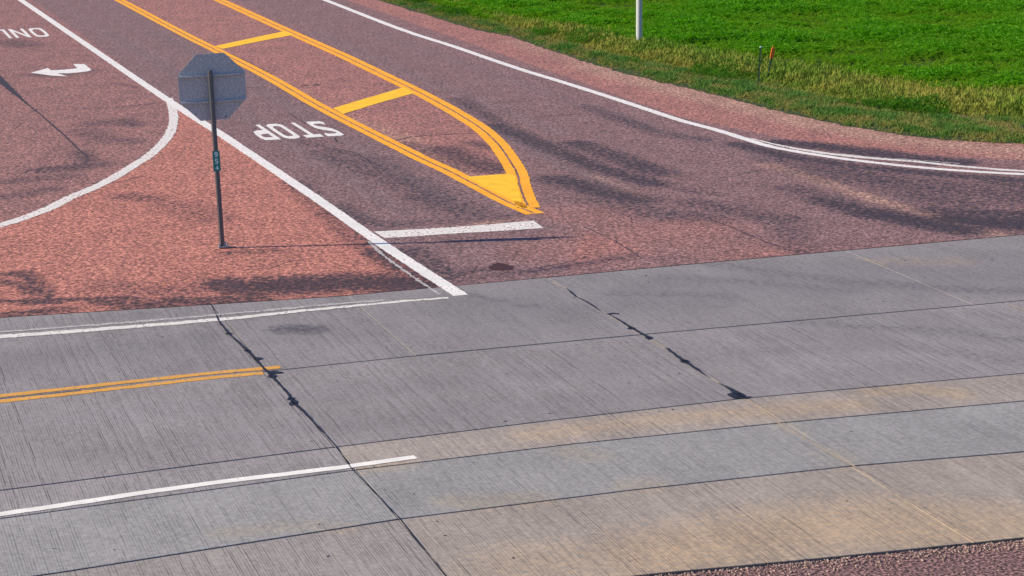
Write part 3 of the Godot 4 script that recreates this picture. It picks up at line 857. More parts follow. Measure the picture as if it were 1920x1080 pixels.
func make_side_road() -> void:
	var road := Node3D.new()
	road.name = "side_road"
	add_child(road)
	tag(road, "pink quartzite asphalt side road with turn lane and painted island", "", "structure")
	put("asphalt", asphalt_mesh(), M.asphalt, road)

	var y := 0.005
	put("lane_line", sheet(ribbon_tris(pts([8.4, -140.0] + [8.41, -102.54, 8.55, -96.29, 8.69, -89.97, 8.83, -83.79, 8.96, -77.96, 9.09, -72.28, 9.21, -66.74, 9.32, -61.77, 9.42, -57.82, 9.49, -55.31, 9.54, -53.89, 9.58, -52.89, 9.63, -51.61, 9.67, -49.83, 9.72, -47.94, 9.76, -46.14, 9.79, -44.66, 9.82, -43.66, 9.83, -43, 9.85, -42.4, 9.86, -41.63, 9.88, -40.56, 9.89, -39.36, 9.91, -38.15, 9.93, -37.06, 9.96, -36.07, 9.99, -35.13, 10.02, -34.31, 10.05, -33.66, 10.06, -33.24, 10.07, -33.01, 10.08, -32.86, 10.08, -32.67]), 0.26, 0.008), y), M.white, road)
	put("old_lane_line", sheet(ribbon_tris(pts([9.76, -37.54, 9.74, -37.18, 9.72, -36.82, 9.7, -36.47, 9.69, -36.15, 9.69, -35.87, 9.69, -35.62, 9.69, -35.37, 9.7, -35.1, 9.7, -34.79, 9.71, -34.46, 9.72, -34.13, 9.72, -33.83, 9.74, -33.57, 9.75, -33.33, 9.76, -33.1, 9.77, -32.87]), 0.06, 0.02), y - 0.001), M.white_old, road)
	put("gore_line", sheet(ribbon_tris(pts([9.5, -58.47, 9.45, -58.05, 9.4, -57.63, 9.35, -57.2, 9.3, -56.76, 9.24, -56.31, 9.18, -55.85, 9.11, -55.38, 9.03, -54.87, 8.93, -54.3, 8.81, -53.69, 8.69, -53.09, 8.56, -52.52, 8.43, -52, 8.3, -51.51, 8.16, -51.04, 8.02, -50.57, 7.86, -50.11, 7.7, -49.65, 7.54, -49.21, 7.39, -48.82, 7.25, -48.49, 7.11, -48.2, 6.98, -47.93, 6.86, -47.66, 6.73, -47.38, 6.61, -47.1, 6.48, -46.83, 6.35, -46.55, 6.22, -46.28, 6.08, -46, 5.94, -45.72, 5.78, -45.43, 5.6, -45.13, 5.4, -44.82, 5.19, -44.51, 5.01, -44.2, 4.84, -43.91, 4.69, -43.62, 4.55, -43.34, 4.4, -43.09, 4.25, -42.86, 4.1, -42.65, 3.95, -42.45, 3.81, -42.27, 3.68, -42.11, 3.56, -41.96, 3.44, -41.82, 3.3, -41.67, 3.14, -41.5, 2.97, -41.33, 2.8, -41.16, 2.63, -40.99] + [-1.5, -39.0, -7.0, -38.7, -30.0, -38.5]), 0.3, 0.018, [0.22, 0.26, 0.30, 0.30, 0.30, 0.32, 0.34]), y - 0.0008), M.white_worn, road)
	put("stop_bar", sheet(bar_tris([10.08, -38.35, 10.8, -38.25, 11.54, -38.18, 12.42, -38.17, 13.32, -38.21], [10.12, -37.66, 10.72, -37.61, 11.36, -37.6, 12.3, -37.5, 13.26, -37.45]), y + 0.0008), M.white_worn, road)
	put("edge_line", sheet(ribbon_tris(pts([20.3, -140.0] + [21.09, -101.53, 20.98, -98.73, 20.87, -95.89, 20.77, -93.13, 20.69, -90.58, 20.63, -88.34, 20.59, -86.34, 20.56, -84.37, 20.53, -82.26, 20.49, -79.85, 20.45, -77.28, 20.42, -74.8, 20.42, -72.64, 20.45, -70.96, 20.5, -69.59, 20.57, -68.33, 20.61, -67.01, 20.64, -65.56, 20.65, -64.07, 20.67, -62.62, 20.7, -61.27, 20.74, -60.05, 20.81, -58.91, 20.87, -57.83, 20.93, -56.76, 20.97, -55.7, 21.01, -54.66, 21.05, -53.66, 21.08, -52.7, 21.1, -51.75, 21.12, -50.83, 21.14, -49.97, 21.17, -49.22, 21.22, -48.62, 21.28, -48.15, 21.34, -47.71, 21.39, -47.22, 21.42, -46.63, 21.44, -45.99, 21.46, -45.38, 21.49, -44.88, 21.53, -44.54, 21.58, -44.3, 21.64, -44.1, 21.71, -43.87, 21.79, -43.61, 21.89, -43.34, 22, -43.08, 22.11, -42.83, 22.21, -42.6, 22.31, -42.39, 22.42, -42.18, 22.55, -41.94, 22.71, -41.67, 22.9, -41.38, 23.09, -41.08, 23.29, -40.81, 23.48, -40.56, 23.68, -40.33, 23.89, -40.11, 24.11, -39.89, 24.33, -39.68, 24.56, -39.47, 24.8, -39.27, 25.05, -39.08, 25.32, -38.89, 25.6, -38.7, 25.9, -38.52, 26.19, -38.34]), 0.3, 0.012, [0.28, 0.28, 0.28, 0.26, 0.25, 0.24]), y), M.white, road)
	put("old_edge_line", sheet(ribbon_tris(pts([21.61, -45.87, 21.65, -45.54, 21.7, -45.22, 21.75, -44.89, 21.81, -44.58, 21.89, -44.28, 21.97, -43.99, 22.07, -43.71, 22.18, -43.44, 22.31, -43.17, 22.46, -42.9, 22.62, -42.64, 22.79, -42.39, 22.99, -42.15, 23.2, -41.91, 23.42, -41.67, 23.64, -41.43, 23.83, -41.16, 24.01, -40.89, 24.19, -40.62, 24.39, -40.36, 24.59, -40.12, 24.8, -39.87, 25.02, -39.64, 25.27, -39.42, 25.53, -39.22, 25.82, -39.03, 26.12, -38.85, 26.41, -38.67]), 0.18, 0.02, [0.05, 0.2, 0.22, 0.2, 0.2]), y - 0.0008), M.white_worn, road)
	put("older_edge_line", sheet(ribbon_tris(pts([22.46, -43.16, 22.62, -42.93, 22.78, -42.69, 22.94, -42.46, 23.09, -42.27, 23.23, -42.12, 23.35, -42, 23.48, -41.89, 23.63, -41.74, 23.82, -41.53, 24.03, -41.29, 24.25, -41.03, 24.46, -40.79]), 0.05, 0.03), y - 0.0015), M.white_old, road)

	# yellow island: two double lines, crossbars and a filled nose
	var left_line := pts([12.6, -140.0] + [12.5, -93.86, 12.57, -88.97, 12.65, -83.88, 12.72, -79.18, 12.78, -75.48, 12.83, -73.2, 12.86, -71.95, 12.89, -71.04, 12.93, -69.77, 12.97, -67.97, 13.03, -66, 13.07, -64, 13.1, -62.11, 13.11, -60.32, 13.1, -58.58, 13.08, -56.92, 13.08, -55.39, 13.1, -54.02, 13.13, -52.77, 13.16, -51.6, 13.19, -50.46, 13.22, -49.33, 13.25, -48.22, 13.28, -47.2, 13.3, -46.33, 13.33, -45.67, 13.36, -45.17, 13.39, -44.74, 13.41, -44.29, 13.43, -43.81, 13.43, -43.34, 13.44, -42.88, 13.45, -42.42, 13.45, -41.96, 13.46, -41.49, 13.46, -41.05, 13.47, -40.66, 13.48, -40.34, 13.49, -40.07, 13.51, -39.83, 13.52, -39.61, 13.54, -39.4, 13.56, -39.22, 13.57, -39.04, 13.59, -38.86])
	var right_line := pts([16.4, -140.0] + [16.48, -88.42, 16.48, -84.66, 16.48, -80.8, 16.48, -77.14, 16.48, -74.02, 16.49, -71.56, 16.5, -69.59, 16.51, -67.92, 16.52, -66.38, 16.51, -64.98, 16.49, -63.81, 16.48, -62.75, 16.46, -61.69, 16.45, -60.59, 16.43, -59.52, 16.42, -58.51, 16.4, -57.57, 16.38, -56.75, 16.36, -56.01, 16.33, -55.31, 16.3, -54.59, 16.27, -53.83, 16.23, -53.05, 16.18, -52.29, 16.13, -51.61, 16.09, -51.02, 16.05, -50.49, 16, -49.99, 15.94, -49.47, 15.87, -48.92, 15.78, -48.37, 15.69, -47.8, 15.59, -47.21, 15.46, -46.57, 15.32, -45.89, 15.18, -45.24, 15.05, -44.68, 14.96, -44.25, 14.88, -43.91, 14.8, -43.6, 14.71, -43.25, 14.6, -42.85, 14.47, -42.43, 14.34, -42.02, 14.23, -41.63, 14.13, -41.28, 14.04, -40.94, 13.95, -40.62, 13.88, -40.34, 13.82, -40.09, 13.77, -39.88, 13.72, -39.69, 13.68, -39.49])
	for side in [-1.0, 1.0]:
		put("island_line", sheet(ribbon_tris(offset(left_line, 0.118 * side), 0.185, 0.009), y), M.yellow if side > 0 else M.yellow, road)
		put("island_line", sheet(ribbon_tris(offset(right_line, 0.132 * side), 0.215, 0.009), y), M.yellow, road)
	put("island_crossbar", sheet(bar_tris([13.11, -70.53, 14.75, -72.37, 16.43, -74.23], [13.21, -69.61, 14.68, -71.16, 16.44, -72.9]), y + 0.0008), M.yellow_bright, road)
	put("island_crossbar", sheet(bar_tris([13.35, -54.74, 14.75, -56.32, 16.26, -58], [13.33, -53.59, 14.75, -55.19, 16.22, -56.74]), y + 0.0008), M.yellow_bright, road)
	put("island_nose", sheet(poly_tris(pts([13.55, -43.36, 14.54, -43.39, 14.6, -43.08, 14.15, -41.53, 13.75, -40.14, 13.62, -40.31, 13.57, -41.7])), y + 0.0016), M.yellow_bright, road)

	# words and arrow
	var word := Node3D.new()
	word.name = "word_stop"
	road.add_child(word)
	tag(word, "white painted word STOP in the stop lane")
	var x := 12.50
	for ch in ["S", "T", "O", "P"]:
		letter(ch, Vector2(x, -52.6), Vector2(0.44, 2.55), word)
		x -= 0.545
	var word2 := Node3D.new()
	word2.name = "word_only"
	road.add_child(word2)
	tag(word2, "white painted word ONLY in the turn lane")
	x = 8.24
	for ch in ["O", "N", "L", "Y"]:
		letter(ch, Vector2(x, -79.0), Vector2(0.54, 3.1), word2)
		x -= 0.68
	put("turn_arrow", sheet(poly_tris(pts([6.45, -65.77, 7.08, -66.72, 7.12, -66.12, 7.51, -66.1, 7.95, -66.28, 7.96, -67.45, 8.3, -67.3, 8.31, -65.68, 8.16, -65.4, 7.94, -65.27, 7.5, -65.15, 7.2, -65.33, 7.41, -64.45, 6.99, -64.77])), y), M.white, road)

	# cracks and sealant in the asphalt
	var tar := PackedVector2Array()
	tar.append_array(ribbon_tris(pts([5.26, -68.37, 5.39, -64.41, 5.51, -61.57, 5.59, -59.43, 5.76, -56.33]), 0.2, 0.03, [0.34, 0.30, 0.22, 0.06, 0.05]))
	put("crack_sealant", sheet(tar, 0.003), M.asphalt_tar, road)
	var cr := PackedVector2Array()
	for l in [[[5.76, -56.33, 5.83, -54.5, 5.91, -52.87, 5.95, -50.9, 6.03, -49.21], 0.05], [[13.47, -48.86, 13.95, -49.2, 14.39, -49.29, 15.08, -49.27, 15.78, -49.07], 0.05], [[11.4, -34.3, 10.96, -34.33, 10.55, -34.31, 10.25, -33.97], 0.03], [[11.79, -34.14, 12.47, -34.34, 13.12, -34.71], 0.025], [[16.58, -38.03, 16.64, -37.12, 16.7, -35.98, 16.73, -34.64, 16.87, -33.58], 0.03], [[14.05, -37.3, 14.13, -35.92, 14.02, -34.21], 0.03], [[11.89, -48.05, 12.07, -47.32, 12.1, -46.66, 12.06, -45.74], 0.035], [[12.01, -54.35, 12.02, -53.12, 12.02, -52.33], 0.03], [[12.18, -49.84, 12.06, -49.17], 0.04], [[13.16, -68.64, 13.31, -65.48, 13.32, -62.35], 0.03], [[6.73, -73.11, 8.47, -69.72], 0.02]]:
		cr.append_array(ribbon_tris(pts(l[0]), l[1], 0.012))
	for q in [[13.72, -59.57, 0.13, 0.10], [14.04, -59.56, 0.13, 0.09]]:
		cr.append_array(blob(Vector2(q[0], q[1]), q[2], q[3]))
	for i in 46:
		var p := Vector2(rng.randf_range(5.0, 24.0), rng.randf_range(-62.0, -35.5))
		var dir := Vector2.from_angle(rng.randf() * TAU)
		var line := PackedVector2Array([p])
		for k in rng.randi_range(2, 6):
			dir = dir.rotated(rng.randf_range(-0.7, 0.7))
			p += dir * rng.randf_range(0.12, 0.4)
			line.append(p)
		if line[line.size() - 1].y < -34.6 and line[line.size() - 1].x < 23.5:
			cr.append_array(ribbon_tris(line, rng.randf_range(0.010, 0.022), 0.008))
	put("crack", sheet(cr, 0.0025), M.asphalt_tar, road)
	put("red_patch", sheet(blob(Vector2(11.41, -34.48), 0.24, 0.30, 0.0, 0.25), 0.0035), M.red_patch, road)

func offset(line: PackedVector2Array, by: float) -> PackedVector2Array:
	var out := PackedVector2Array()
	for i in line.size():
		var d := (line[mini(i + 1, line.size() - 1)] - line[maxi(i - 1, 0)]).normalized()
		out.append(line[i] + Vector2(-d.y, d.x) * by)
	return out

func bar_tris(a: Array, b: Array) -> PackedVector2Array:
	var l := resample(pts(a), 0.5)
	var r := resample(pts(b), 0.5)
	var n := 24
	var la := PackedVector2Array()
	var ra := PackedVector2Array()
	for i in n + 1:
		var t := float(i) / n
		la.append(along(l, t) + Vector2(rng.randf_range(-0.008, 0.008), rng.randf_range(-0.008, 0.008)))
		ra.append(along(r, t) + Vector2(rng.randf_range(-0.008, 0.008), rng.randf_range(-0.008, 0.008)))
	return strip_tris(la, ra)

func along(line: PackedVector2Array, t: float) -> Vector2:
	var f := t * (line.size() - 1)
	var k := mini(int(f), line.size() - 2)
	return line[k].lerp(line[k + 1], f - k)

# ---------------------------------------------------------------- verge, tall grass and crop

var edge_a := PackedVector2Array()
var edge_b := PackedVector2Array()
var edge_c := PackedVector2Array()

func verge_height(x: float, z: float) -> float:
	var d := x - at_x(edge_a, z)
	return 0.006 + 0.045 * smoothstep(0.0, 0.7, d) - 0.06 * smoothstep(0.8, 3.0, d) + 0.08 * smoothstep(4.0, 9.0, d)

func make_verge() -> void:
	edge_a = pts([21.9, -120] + [22.95, -71.51, 23.41, -69.26, 23.32, -65.49, 23.32, -61.29, 23.44, -57.88, 23.74, -55.44, 24.01, -53.04, 24.17, -51.07, 24.37, -48.89, 24.63, -47.29, 25.06, -45.71, 25.45, -44.64, 25.96, -43.82, 26.73, -43.07, 27.31, -42.67] + [30.0, -41.3, 36.0, -40.2, 60.0, -39.6])
	edge_b = pts([23.0, -120] + [23.43, -72.66, 23.79, -70.38, 23.83, -66.95, 23.91, -62.84, 24.4, -60.25, 24.81, -57.43, 25.16, -55.59, 25.73, -53.98, 25.96, -51.88, 26.41, -49.59, 27.17, -47.52, 28.2, -46.59, 29.06, -45.45] + [33.0, -43.8, 40.0, -42.5, 62.0, -42.0])
	edge_c = pts([24.8, -120] + [24.02, -74.84, 24.53, -72.57, 25.47, -69.45, 25.72, -65.44, 26.17, -62.32, 26.75, -59.81, 27.44, -57.39, 28.09, -54.09, 29.13, -51.58, 29.95, -50.08, 31.11, -48.7] + [36.0, -47.5, 44.0, -46.5, 64.0, -46.0])
	var st := SurfaceTool.new()
	st.begin(Mesh.PRIMITIVE_TRIANGLES)
	var zs := []
	var z := -120.0
	while z < -39.6:
		zs.append(z)
		z += 1.5 if z < -75 else 0.12
	var steps := [0.0, 0.12, 0.5, 1.0, 2.0, 3.0, 5.0, 8.0, 14.0, 25.0, 45.0]
	var wob := noise(5, 0.9, 3)
	var pt := func(i: int, k: int) -> Vector3:
		var zz: float = zs[i]
		var x: float = at_x(edge_a, zz) + steps[k] + (-absf(wob.get_noise_1d(zz)) * 0.3 - 0.03 if k == 0 else 0.0)
		return Vector3(x, verge_height(x, zz) if k > 0 else 0.003, zz)
	for i in zs.size() - 1:
		for k in steps.size() - 1:
			var a: Vector3 = pt.call(i, k); var b: Vector3 = pt.call(i, k + 1); var c: Vector3 = pt.call(i + 1, k + 1); var d: Vector3 = pt.call(i + 1, k)
			for q in [a, b, c, a, c, d]:
				st.set_normal(Vector3.UP); st.add_vertex(q)
	# bare verge across the side road, left of the turn lane
	var lo := PackedVector2Array()
	var ro := PackedVector2Array()
	var side_curve := Curve2D.new()
	for q in [[3.4, -140.0, 0, 10], [3.0, -66.0, 0, 7], [-6.0, -46.5, -5, 2.5], [-30.0, -42.0, -8, 0]]:
		side_curve.add_point(Vector2(q[0], q[1]), -Vector2(q[2], q[3]), Vector2(q[2], q[3]))
	for q in side_curve.get_baked_points():
		lo.append(Vector2(-80.0, q.y)); ro.append(q + Vector2(rng.randf_range(-0.1, 0.1), 0))
	var lv := put("far_verge", sheet(strip_tris(lo, ro), 0.01), M.soil, self)
	tag(lv, "grassy verge on the other side of the side road", "", "structure")
	var v := put("verge", st.commit(), M.soil, self)
	tag(v, "grassy verge and field beside the side road", "", "structure")

	var leafy := plain(Color.WHITE, 0.7)
	leafy.vertex_color_use_as_albedo = true
	leafy.backlight_enabled = true
	leafy.backlight = Color(0.95, 1.0, 0.4)
	leafy.resource_name = "leaf"
	var dry := plain(Color.WHITE, 0.85)
	dry.vertex_color_use_as_albedo = true
	dry.backlight_enabled = true
	dry.backlight = Color(0.5, 0.5, 0.35)
	var patch := noise(61, 0.16, 3)
	var patch2 := noise(62, 0.5, 2)

	# mown verge grass
	var short_t := []
	var short_c := []
	var tall_t := []
	var tall_c := []
	var weed_t := []
	var weed_c := []
	var crop_t := []
	var crop_c := []
	var zz := -94.0
	while zz < -38.5:
		var xa := at_x(edge_a, zz)
		var xb := at_x(edge_b, zz)
		var xc := at_x(edge_c, zz)
		if xa > 55.0: break
		# short
		var n := int(maxf(1.0, (xb - xa + 0.5)) * 26.0)
		for i in n:
			var x := rng.randf_range(xa - 0.05, xb + 0.35)
			var z1 := zz + rng.randf() * 0.2
			var pz := patch.get_noise_2d(x * 5.0, z1 * 3.5)
			var edge_bare := smoothstep(-0.1, 0.5, x - xa + wob.get_noise_1d(z1) * 0.4)
			if rng.randf() > 0.25 + edge_bare: continue
			var hgt := rng.randf_range(0.07, 0.15) * (0.6 + 0.6 * edge_bare) * (1.0 + pz * 0.5)
			short_t.append(place(x, z1, hgt, 1.3))
			var t := clampf(0.36 - pz * 1.1 + (1.0 - edge_bare) * 0.3 + rng.randf_range(-0.35, 0.35), 0.0, 1.0)
			short_c.append(Color(0.085, 0.24, 0.028).lerp(Color(0.34, 0.30, 0.08), t))
		# tall dry grass
		n = int(maxf(0.6, (xc - xb)) * 34.0)
		for i in n:
			var x := rng.randf_range(xb - 0.15, xc + 0.9)
			var z1 := zz + rng.randf() * 0.2
			var pz := patch.get_noise_2d(x, z1)
			if x > xc and rng.randf() < (x - xc) / 0.9: continue
			var hgt := rng.randf_range(0.16, 0.40) * (1.0 + pz * 0.4) * smoothstep(-0.3, 1.6, x - xb)
			if hgt < 0.08: continue
			tall_t.append(place(x, z1, hgt, 0.9))
			var t := clampf(0.42 - pz * 1.2 + patch2.get_noise_2d(x, z1) * 0.6 + rng.randf_range(-0.3, 0.3), 0.0, 1.0)
			tall_c.append(Color(0.13, 0.25, 0.015).lerp(Color(0.30, 0.30, 0.05), t))
		# leafy green weeds in clumps
		n = int(maxf(0.6, (xc - xb + 0.8)) * 14.0)
		for i in n:
			var x := rng.randf_range(xb - 0.2, xc + 0.6)
			var z1 := zz + rng.randf() * 0.2
			var pz := patch.get_noise_2d(x + 40.0, z1)
			if pz < 0.10: continue
			weed_t.append(place(x, z1, rng.randf_range(0.14, 0.32) * (0.7 + pz), 1.0))
			weed_c.append(Color(0.07, 0.25, 0.014).lerp(Color(0.14, 0.34, 0.02), rng.randf()))
		# crop
		n = int(30.0 * 13.0)
		for i in n:
			var x := rng.randf_range(xc - 0.2, xc + 30.0)
			var z1 := zz + rng.randf() * 0.2
			var pz := patch.get_noise_2d(x * 0.5, z1 * 0.5 + 90.0)
			var p2 := patch2.get_noise_2d(x * 0.7, z1 * 0.7)
			var near_edge := 1.0 - smoothstep(0.0, 3.0, x - xc)
			var hgt := rng.randf_range(0.22, 0.34) * (1.0 + pz * 0.6 + p2 * 0.6) * (1.0 - 0.2 * near_edge)
			crop_t.append(place(x, z1, hgt, 1.0))
			var t := clampf(0.15 + near_edge * 0.35 - pz * 0.5 - p2 * 0.5 + rng.randf_range(-0.2, 0.2), 0.0, 1.0)
			crop_c.append(Color(0.145, 0.44, 0.006).lerp(Color(0.34, 0.48, 0.014), t))
		zz += 0.2
	for i in 16000:
		var q := side_curve.sample_baked(side_curve.get_baked_length() * rng.randf_range(0.3, 1.0))
		var p := q + Vector2(-absf(rng.randfn(0, 3.0)), -absf(rng.randfn(0, 1.5)))
		var tf := place(p.x, p.y, rng.randf_range(0.08, 0.22), 1.3)
		tf.origin.y = 0.005
		short_t.append(tf)
		short_c.append(Color(0.085, 0.24, 0.028).lerp(Color(0.34, 0.30, 0.08), rng.randf() * 0.7))
	scatter("verge_grass", blade_mesh(13, 0.05, 0.006, 0.55), short_t, short_c, dry, "short patchy green and straw grass beside the asphalt edge", "grass")
	scatter("tall_grass", blade_mesh(14, 0.07, 0.011, 0.35, true), tall_t, tall_c, dry, "tall yellow-green seeding grass between the mown verge and field", "grass")
	scatter("weeds", leaf_mesh(12), weed_t, weed_c, leafy, "dark leafy green weeds growing among the tall grass", "weeds")
	scatter("crop_field", leaf_mesh(15), crop_t, crop_c, leafy, "dense bright green leafy field beyond the verge", "field")

func place(x: float, z: float, h: float, spread: float) -> Transform3D:
	var lean := Basis(Vector3(0.35, 0, -0.9).normalized(), rng.randf_range(0.0, 0.35))
	var b := lean * Basis(Vector3.UP, rng.randf() * TAU) * Basis.from_scale(Vector3(h * spread, h, h * spread))
	return Transform3D(b, Vector3(x, verge_height(x, z) - 0.01, z))

func scatter(called: String, mesh: Mesh, where: Array, colors: Array, material: Material, label: String, category: String) -> void:
	var mm := MultiMesh.new()
	mm.transform_format = MultiMesh.TRANSFORM_3D
	mm.use_colors = true
	mm.mesh = mesh
	mm.instance_count = where.size()
	for i in where.size():
		mm.set_instance_transform(i, where[i])
		mm.set_instance_color(i, colors[i])
	var o := MultiMeshInstance3D.new()
	o.name = called
	o.multimesh = mm
	o.material_override = material
	add_child(o)
	tag(o, label, category, "stuff")

func blade_mesh(n: int, _w: float, width: float, splay: float, seeded := false) -> ArrayMesh:
	# a tuft of unit height: bent narrow blades; seeded ones end in a small head
	var st := SurfaceTool.new()
	st.begin(Mesh.PRIMITIVE_TRIANGLES)
	var r := RandomNumberGenerator.new()
	r.seed = n * 7 + 1
	for i in n:
		var a := r.randf() * TAU
		var dir := Vector3(cos(a), 0, sin(a))
		var side := Vector3(-sin(a), 0, cos(a)).rotated(Vector3.UP, r.randf_range(-0.6, 0.6))
		var root := Vector3(r.randf_range(-0.35, 0.35), 0, r.randf_range(-0.35, 0.35))
		var hh := r.randf_range(0.55, 1.0)
		var mid := root + dir * splay * 0.3 * hh + Vector3(0, hh * 0.6, 0)
		var tip := root + dir * splay * hh + Vector3(0, hh, 0)
		var w := width * 6.0 * r.randf_range(0.6, 1.2)
		var nn := (dir * 0.4 + Vector3.UP).normalized()
		for q in [[root - side * w, root + side * w, mid + side * w * 0.8], [root - side * w, mid + side * w * 0.8, mid - side * w * 0.8], [mid - side * w * 0.8, mid + side * w * 0.8, tip]]:
			facing(st, q[0], q[1], q[2], nn)
		if seeded and i % 2 == 0:
			facing(st, tip - side * w * 0.9 - Vector3(0, 0.12, 0), tip + side * w * 0.9 - Vector3(0, 0.1, 0), tip + Vector3(0, 0.16, 0) + dir * 0.05, nn)
	return st.commit()

func facing(st: SurfaceTool, a: Vector3, b: Vector3, c: Vector3, towards: Vector3) -> void:
	# a flat leaf face whose front looks towards a direction
	var n := -(b - a).cross(c - a)
	if n.dot(towards) < 0.0:
		var t := b; b = c; c = t
		n = -n
	n = n.normalized()
	for p in [a, b, c]:
		st.set_normal(n); st.add_vertex(p)

func leaf_mesh(n: int) -> ArrayMesh:
	# a leafy plant of unit height: folded oval leaves on short stalks
	var st := SurfaceTool.new()
	st.begin(Mesh.PRIMITIVE_TRIANGLES)
	var r := RandomNumberGenerator.new()
	r.seed = n * 13 + 5
	for i in n:
		var a := r.randf() * TAU
		var dir := Vector3(cos(a), r.randf_range(0.1, 1.1), sin(a)).normalized()
		var side := dir.cross(Vector3.UP).normalized()
		var up := side.cross(dir).normalized()
		var hh := lerpf(0.25, 1.0, sqrt(float(i) / n))
		var base := Vector3(r.randf_range(-0.25, 0.25), hh * 0.82, r.randf_range(-0.25, 0.25))
		var l := r.randf_range(0.26, 0.44)
		var w := l * r.randf_range(0.15, 0.24)
		var tip := base + dir * l - up * l * 0.15
		var m := base + dir * l * 0.45
		var e0 := m + side * w + up * w * 0.35
		var e1 := m - side * w + up * w * 0.35
		for t in [[base, e0, tip], [base, tip, e1]]:
			facing(st, t[0], t[1], t[2], Vector3.UP)
	return st.commit()

# ---------------------------------------------------------------- things

func make_stop_sign() -> void:
	var t := Node3D.new()
	t.name = "stop_sign"
	add_child(t)
	t.position = Vector3(7.04, 0.0, -37.94)
	t.basis = Basis(Vector3.BACK, 0.027) * Basis(Vector3.UP, deg_to_rad(-5.5))
	tag(t, "octagonal stop sign seen from its grey back on a steel post", "traffic sign", "thing")
	put("post", box_mesh(Vector3(0.09, 3.36, 0.09), Transform3D(Basis(), Vector3(0, 1.68, 0)), 0.02), M.post, t)
	var base := put("base", box_mesh(Vector3(0.19, 0.035, 0.16), Transform3D(Basis(), Vector3(0.02, 0.03, 0)), 0.006), M.galv, t)
	put("anchor_stub", box_mesh(Vector3(0.11, 0.09, 0.09), Transform3D(Basis(), Vector3(0.01, 0.07, 0)), 0.006), M.galv, base)
	for q in [[-0.055, 0.055], [0.095, 0.055], [-0.055, -0.055], [0.095, -0.055]]:
		put("bolt", rod_mesh(0.014, 0.014, 0.03, Transform3D(Basis(), Vector3(q[0], 0.06, q[1])), 6), M.galv, base)
	# octagonal panel on the far side of the post
	var s := 1.235
	var half := s / 2.0
	var k := half * tan(PI / 8.0)
	var oct := PackedVector2Array([Vector2(-k, half), Vector2(k, half), Vector2(half, k), Vector2(half, -k), Vector2(k, -half), Vector2(-k, -half), Vector2(-half, -k), Vector2(-half, k)])
	var cy := 3.03
	var panel := put("panel", prism(oct, 0.006, Transform3D(Basis(), Vector3(0.03, cy, -0.1))), M.sign_back, t)
	var inner := PackedVector2Array()
	for q in oct: inner.append(q * 0.995)
	put("front_border", prism(inner, 0.002, Transform3D(Basis(), Vector3(0.03, cy, -0.1055))), M.sign_white, panel)
	inner = PackedVector2Array()
	for q in oct: inner.append(q * 0.955)
	put("front_face", prism(inner, 0.002, Transform3D(Basis(), Vector3(0.03, cy, -0.108))), M.sign_red, panel)
	for hy in [0.235, -0.25]:
		var rail := put("stiffener_rail", rail_mesh(1.19, Vector3(0.03, cy + hy, -0.097)), M.sign_back, t)
		put("bolt", rod_mesh(0.012, 0.012, 0.02, Transform3D(Basis(Vector3.RIGHT, PI / 2), Vector3(0.0, cy + hy, 0.05)), 6), M.galv, rail)
	put("rivet", rod_mesh(0.014, 0.012, 0.012, Transform3D(Basis(Vector3.RIGHT, PI / 2), Vector3(0.24, cy - 0.565, -0.092)), 8), M.tar, panel)
	# small green number plate facing the highway
	var plate := put("number_plate", box_mesh(Vector3(0.135, 0.385, 0.004), Transform3D(Basis(), Vector3(0.0, 1.665, 0.0485)), 0.001), M.plate_green, t)
	var font := SystemFont.new()
	font.font_names = PackedStringArray(["Droid Sans"])
	font.font_weight = 700
	for q in [["9", 1.788, 0.0014], ["5", 1.66, 0.0014], ["4", 1.538, 0.0011]]:
		var tm := TextMesh.new()
		tm.text = q[0]
		tm.font = font
		tm.font_size = 96
		tm.pixel_size = q[2]
		tm.depth = 0.002
		var o := put("digit", tm, M.digit, plate)
		o.position = Vector3(0.0, q[1], 0.0522)

func rail_mesh(width: float, at: Vector3) -> ArrayMesh:
	# a pressed z-bar: flange on the panel, web out to the post, flange on the post
	var st := SurfaceTool.new()
	st.begin(Mesh.PRIMITIVE_TRIANGLES)
	box_into(st, Vector3(width, 0.034, 0.004), Transform3D(Basis(), at + Vector3(0, 0.015, 0.002)), 0.001)
	box_into(st, Vector3(width, 0.004, 0.042), Transform3D(Basis(), at + Vector3(0, -0.004, 0.024)), 0.001)
	box_into(st, Vector3(width, 0.03, 0.004), Transform3D(Basis(), at + Vector3(0, -0.021, 0.0435)), 0.001)
	return st.commit()

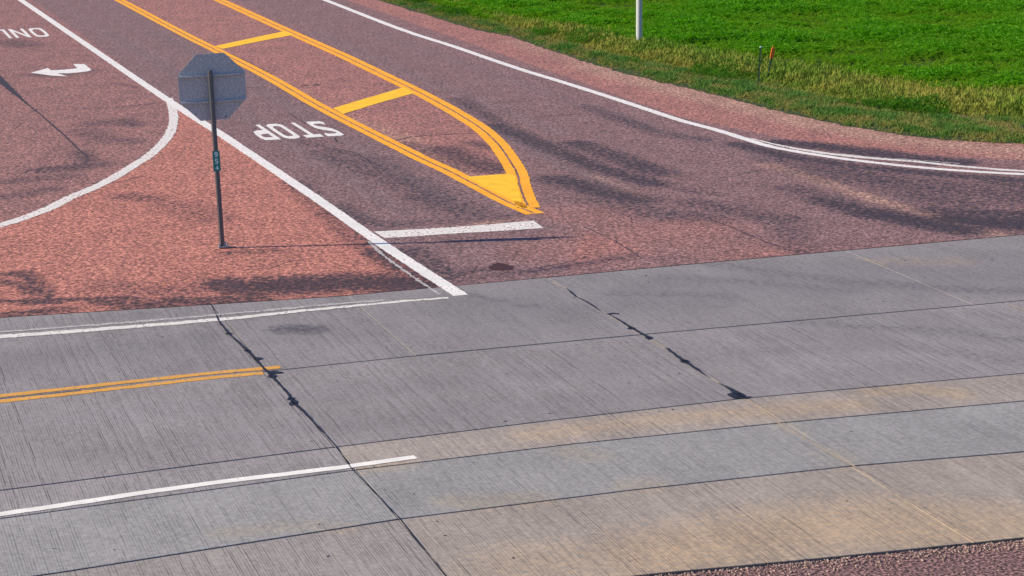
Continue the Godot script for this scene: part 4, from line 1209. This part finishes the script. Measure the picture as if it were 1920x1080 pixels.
func make_markers() -> void:
	# pale round pole cut off by the top of the picture
	var pole := Node3D.new()
	pole.name = "metal_pole"
	add_child(pole)
	pole.position = Vector3(26.17, verge_height(26.17, -64.24), -64.24)
	tag(pole, "thick pale round metal pole standing in the tall roadside grass", "pole", "thing")
	var pm := plain(lin(0.48, 0.53, 0.54), 0.6, 0.1)
	put("shaft", rod_mesh(0.105, 0.10, 2.3, Transform3D(Basis(), Vector3(0, 1.1, 0)), 28), pm, pole)
	put("base_collar", rod_mesh(0.15, 0.14, 0.16, Transform3D(Basis(), Vector3(0, 0.03, 0)), 28), pm, pole)
	put("cap", rod_mesh(0.108, 0.06, 0.05, Transform3D(Basis(), Vector3(0, 2.272, 0)), 28), pm, pole)
	# slim green steel delineator post
	var a := Node3D.new()
	a.name = "delineator_post"
	add_child(a)
	a.position = Vector3(25.73, verge_height(25.73, -54.1), -54.1)
	a.basis = Basis(Vector3.BACK, -0.06)
	tag(a, "slim upright dark green steel post with a pale tip", "marker post", "thing")
	var dark := plain(lin(0.012, 0.05, 0.03), 0.6)
	var st := SurfaceTool.new()
	st.begin(Mesh.PRIMITIVE_TRIANGLES)
	box_into(st, Vector3(0.055, 1.12, 0.008), Transform3D(Basis(), Vector3(0, 0.54, 0)), 0.002)
	box_into(st, Vector3(0.008, 1.11, 0.034), Transform3D(Basis(), Vector3(0, 0.54, 0.021)), 0.002)
	put("stake", st.commit(), dark, a)
	put("tip", box_mesh(Vector3(0.075, 0.05, 0.05), Transform3D(Basis(), Vector3(0, 1.12, 0.012)), 0.008), plain(lin(0.35, 0.6, 0.5), 0.5), a)
	# leaning stake with an orange head
	var b := Node3D.new()
	b.name = "utility_marker"
	add_child(b)
	b.position = Vector3(26.35, verge_height(26.35, -54.83), -54.83)
	b.basis = Basis(Vector3.BACK, -0.22) * Basis(Vector3.RIGHT, -0.05)
	tag(b, "leaning dark marker stake with an orange head", "marker post", "thing")
	put("stake", box_mesh(Vector3(0.045, 0.76, 0.02), Transform3D(Basis(), Vector3(0, 0.36, 0)), 0.004), dark, b)
	put("orange_head", prism(PackedVector2Array([Vector2(-0.045, 0.72), Vector2(0.045, 0.72), Vector2(0.058, 0.80), Vector2(0.052, 0.98), Vector2(0.02, 1.06), Vector2(-0.02, 1.06), Vector2(-0.052, 0.98), Vector2(-0.058, 0.80)]), 0.03), plain(lin(0.75, 0.16, 0.01), 0.55), b)
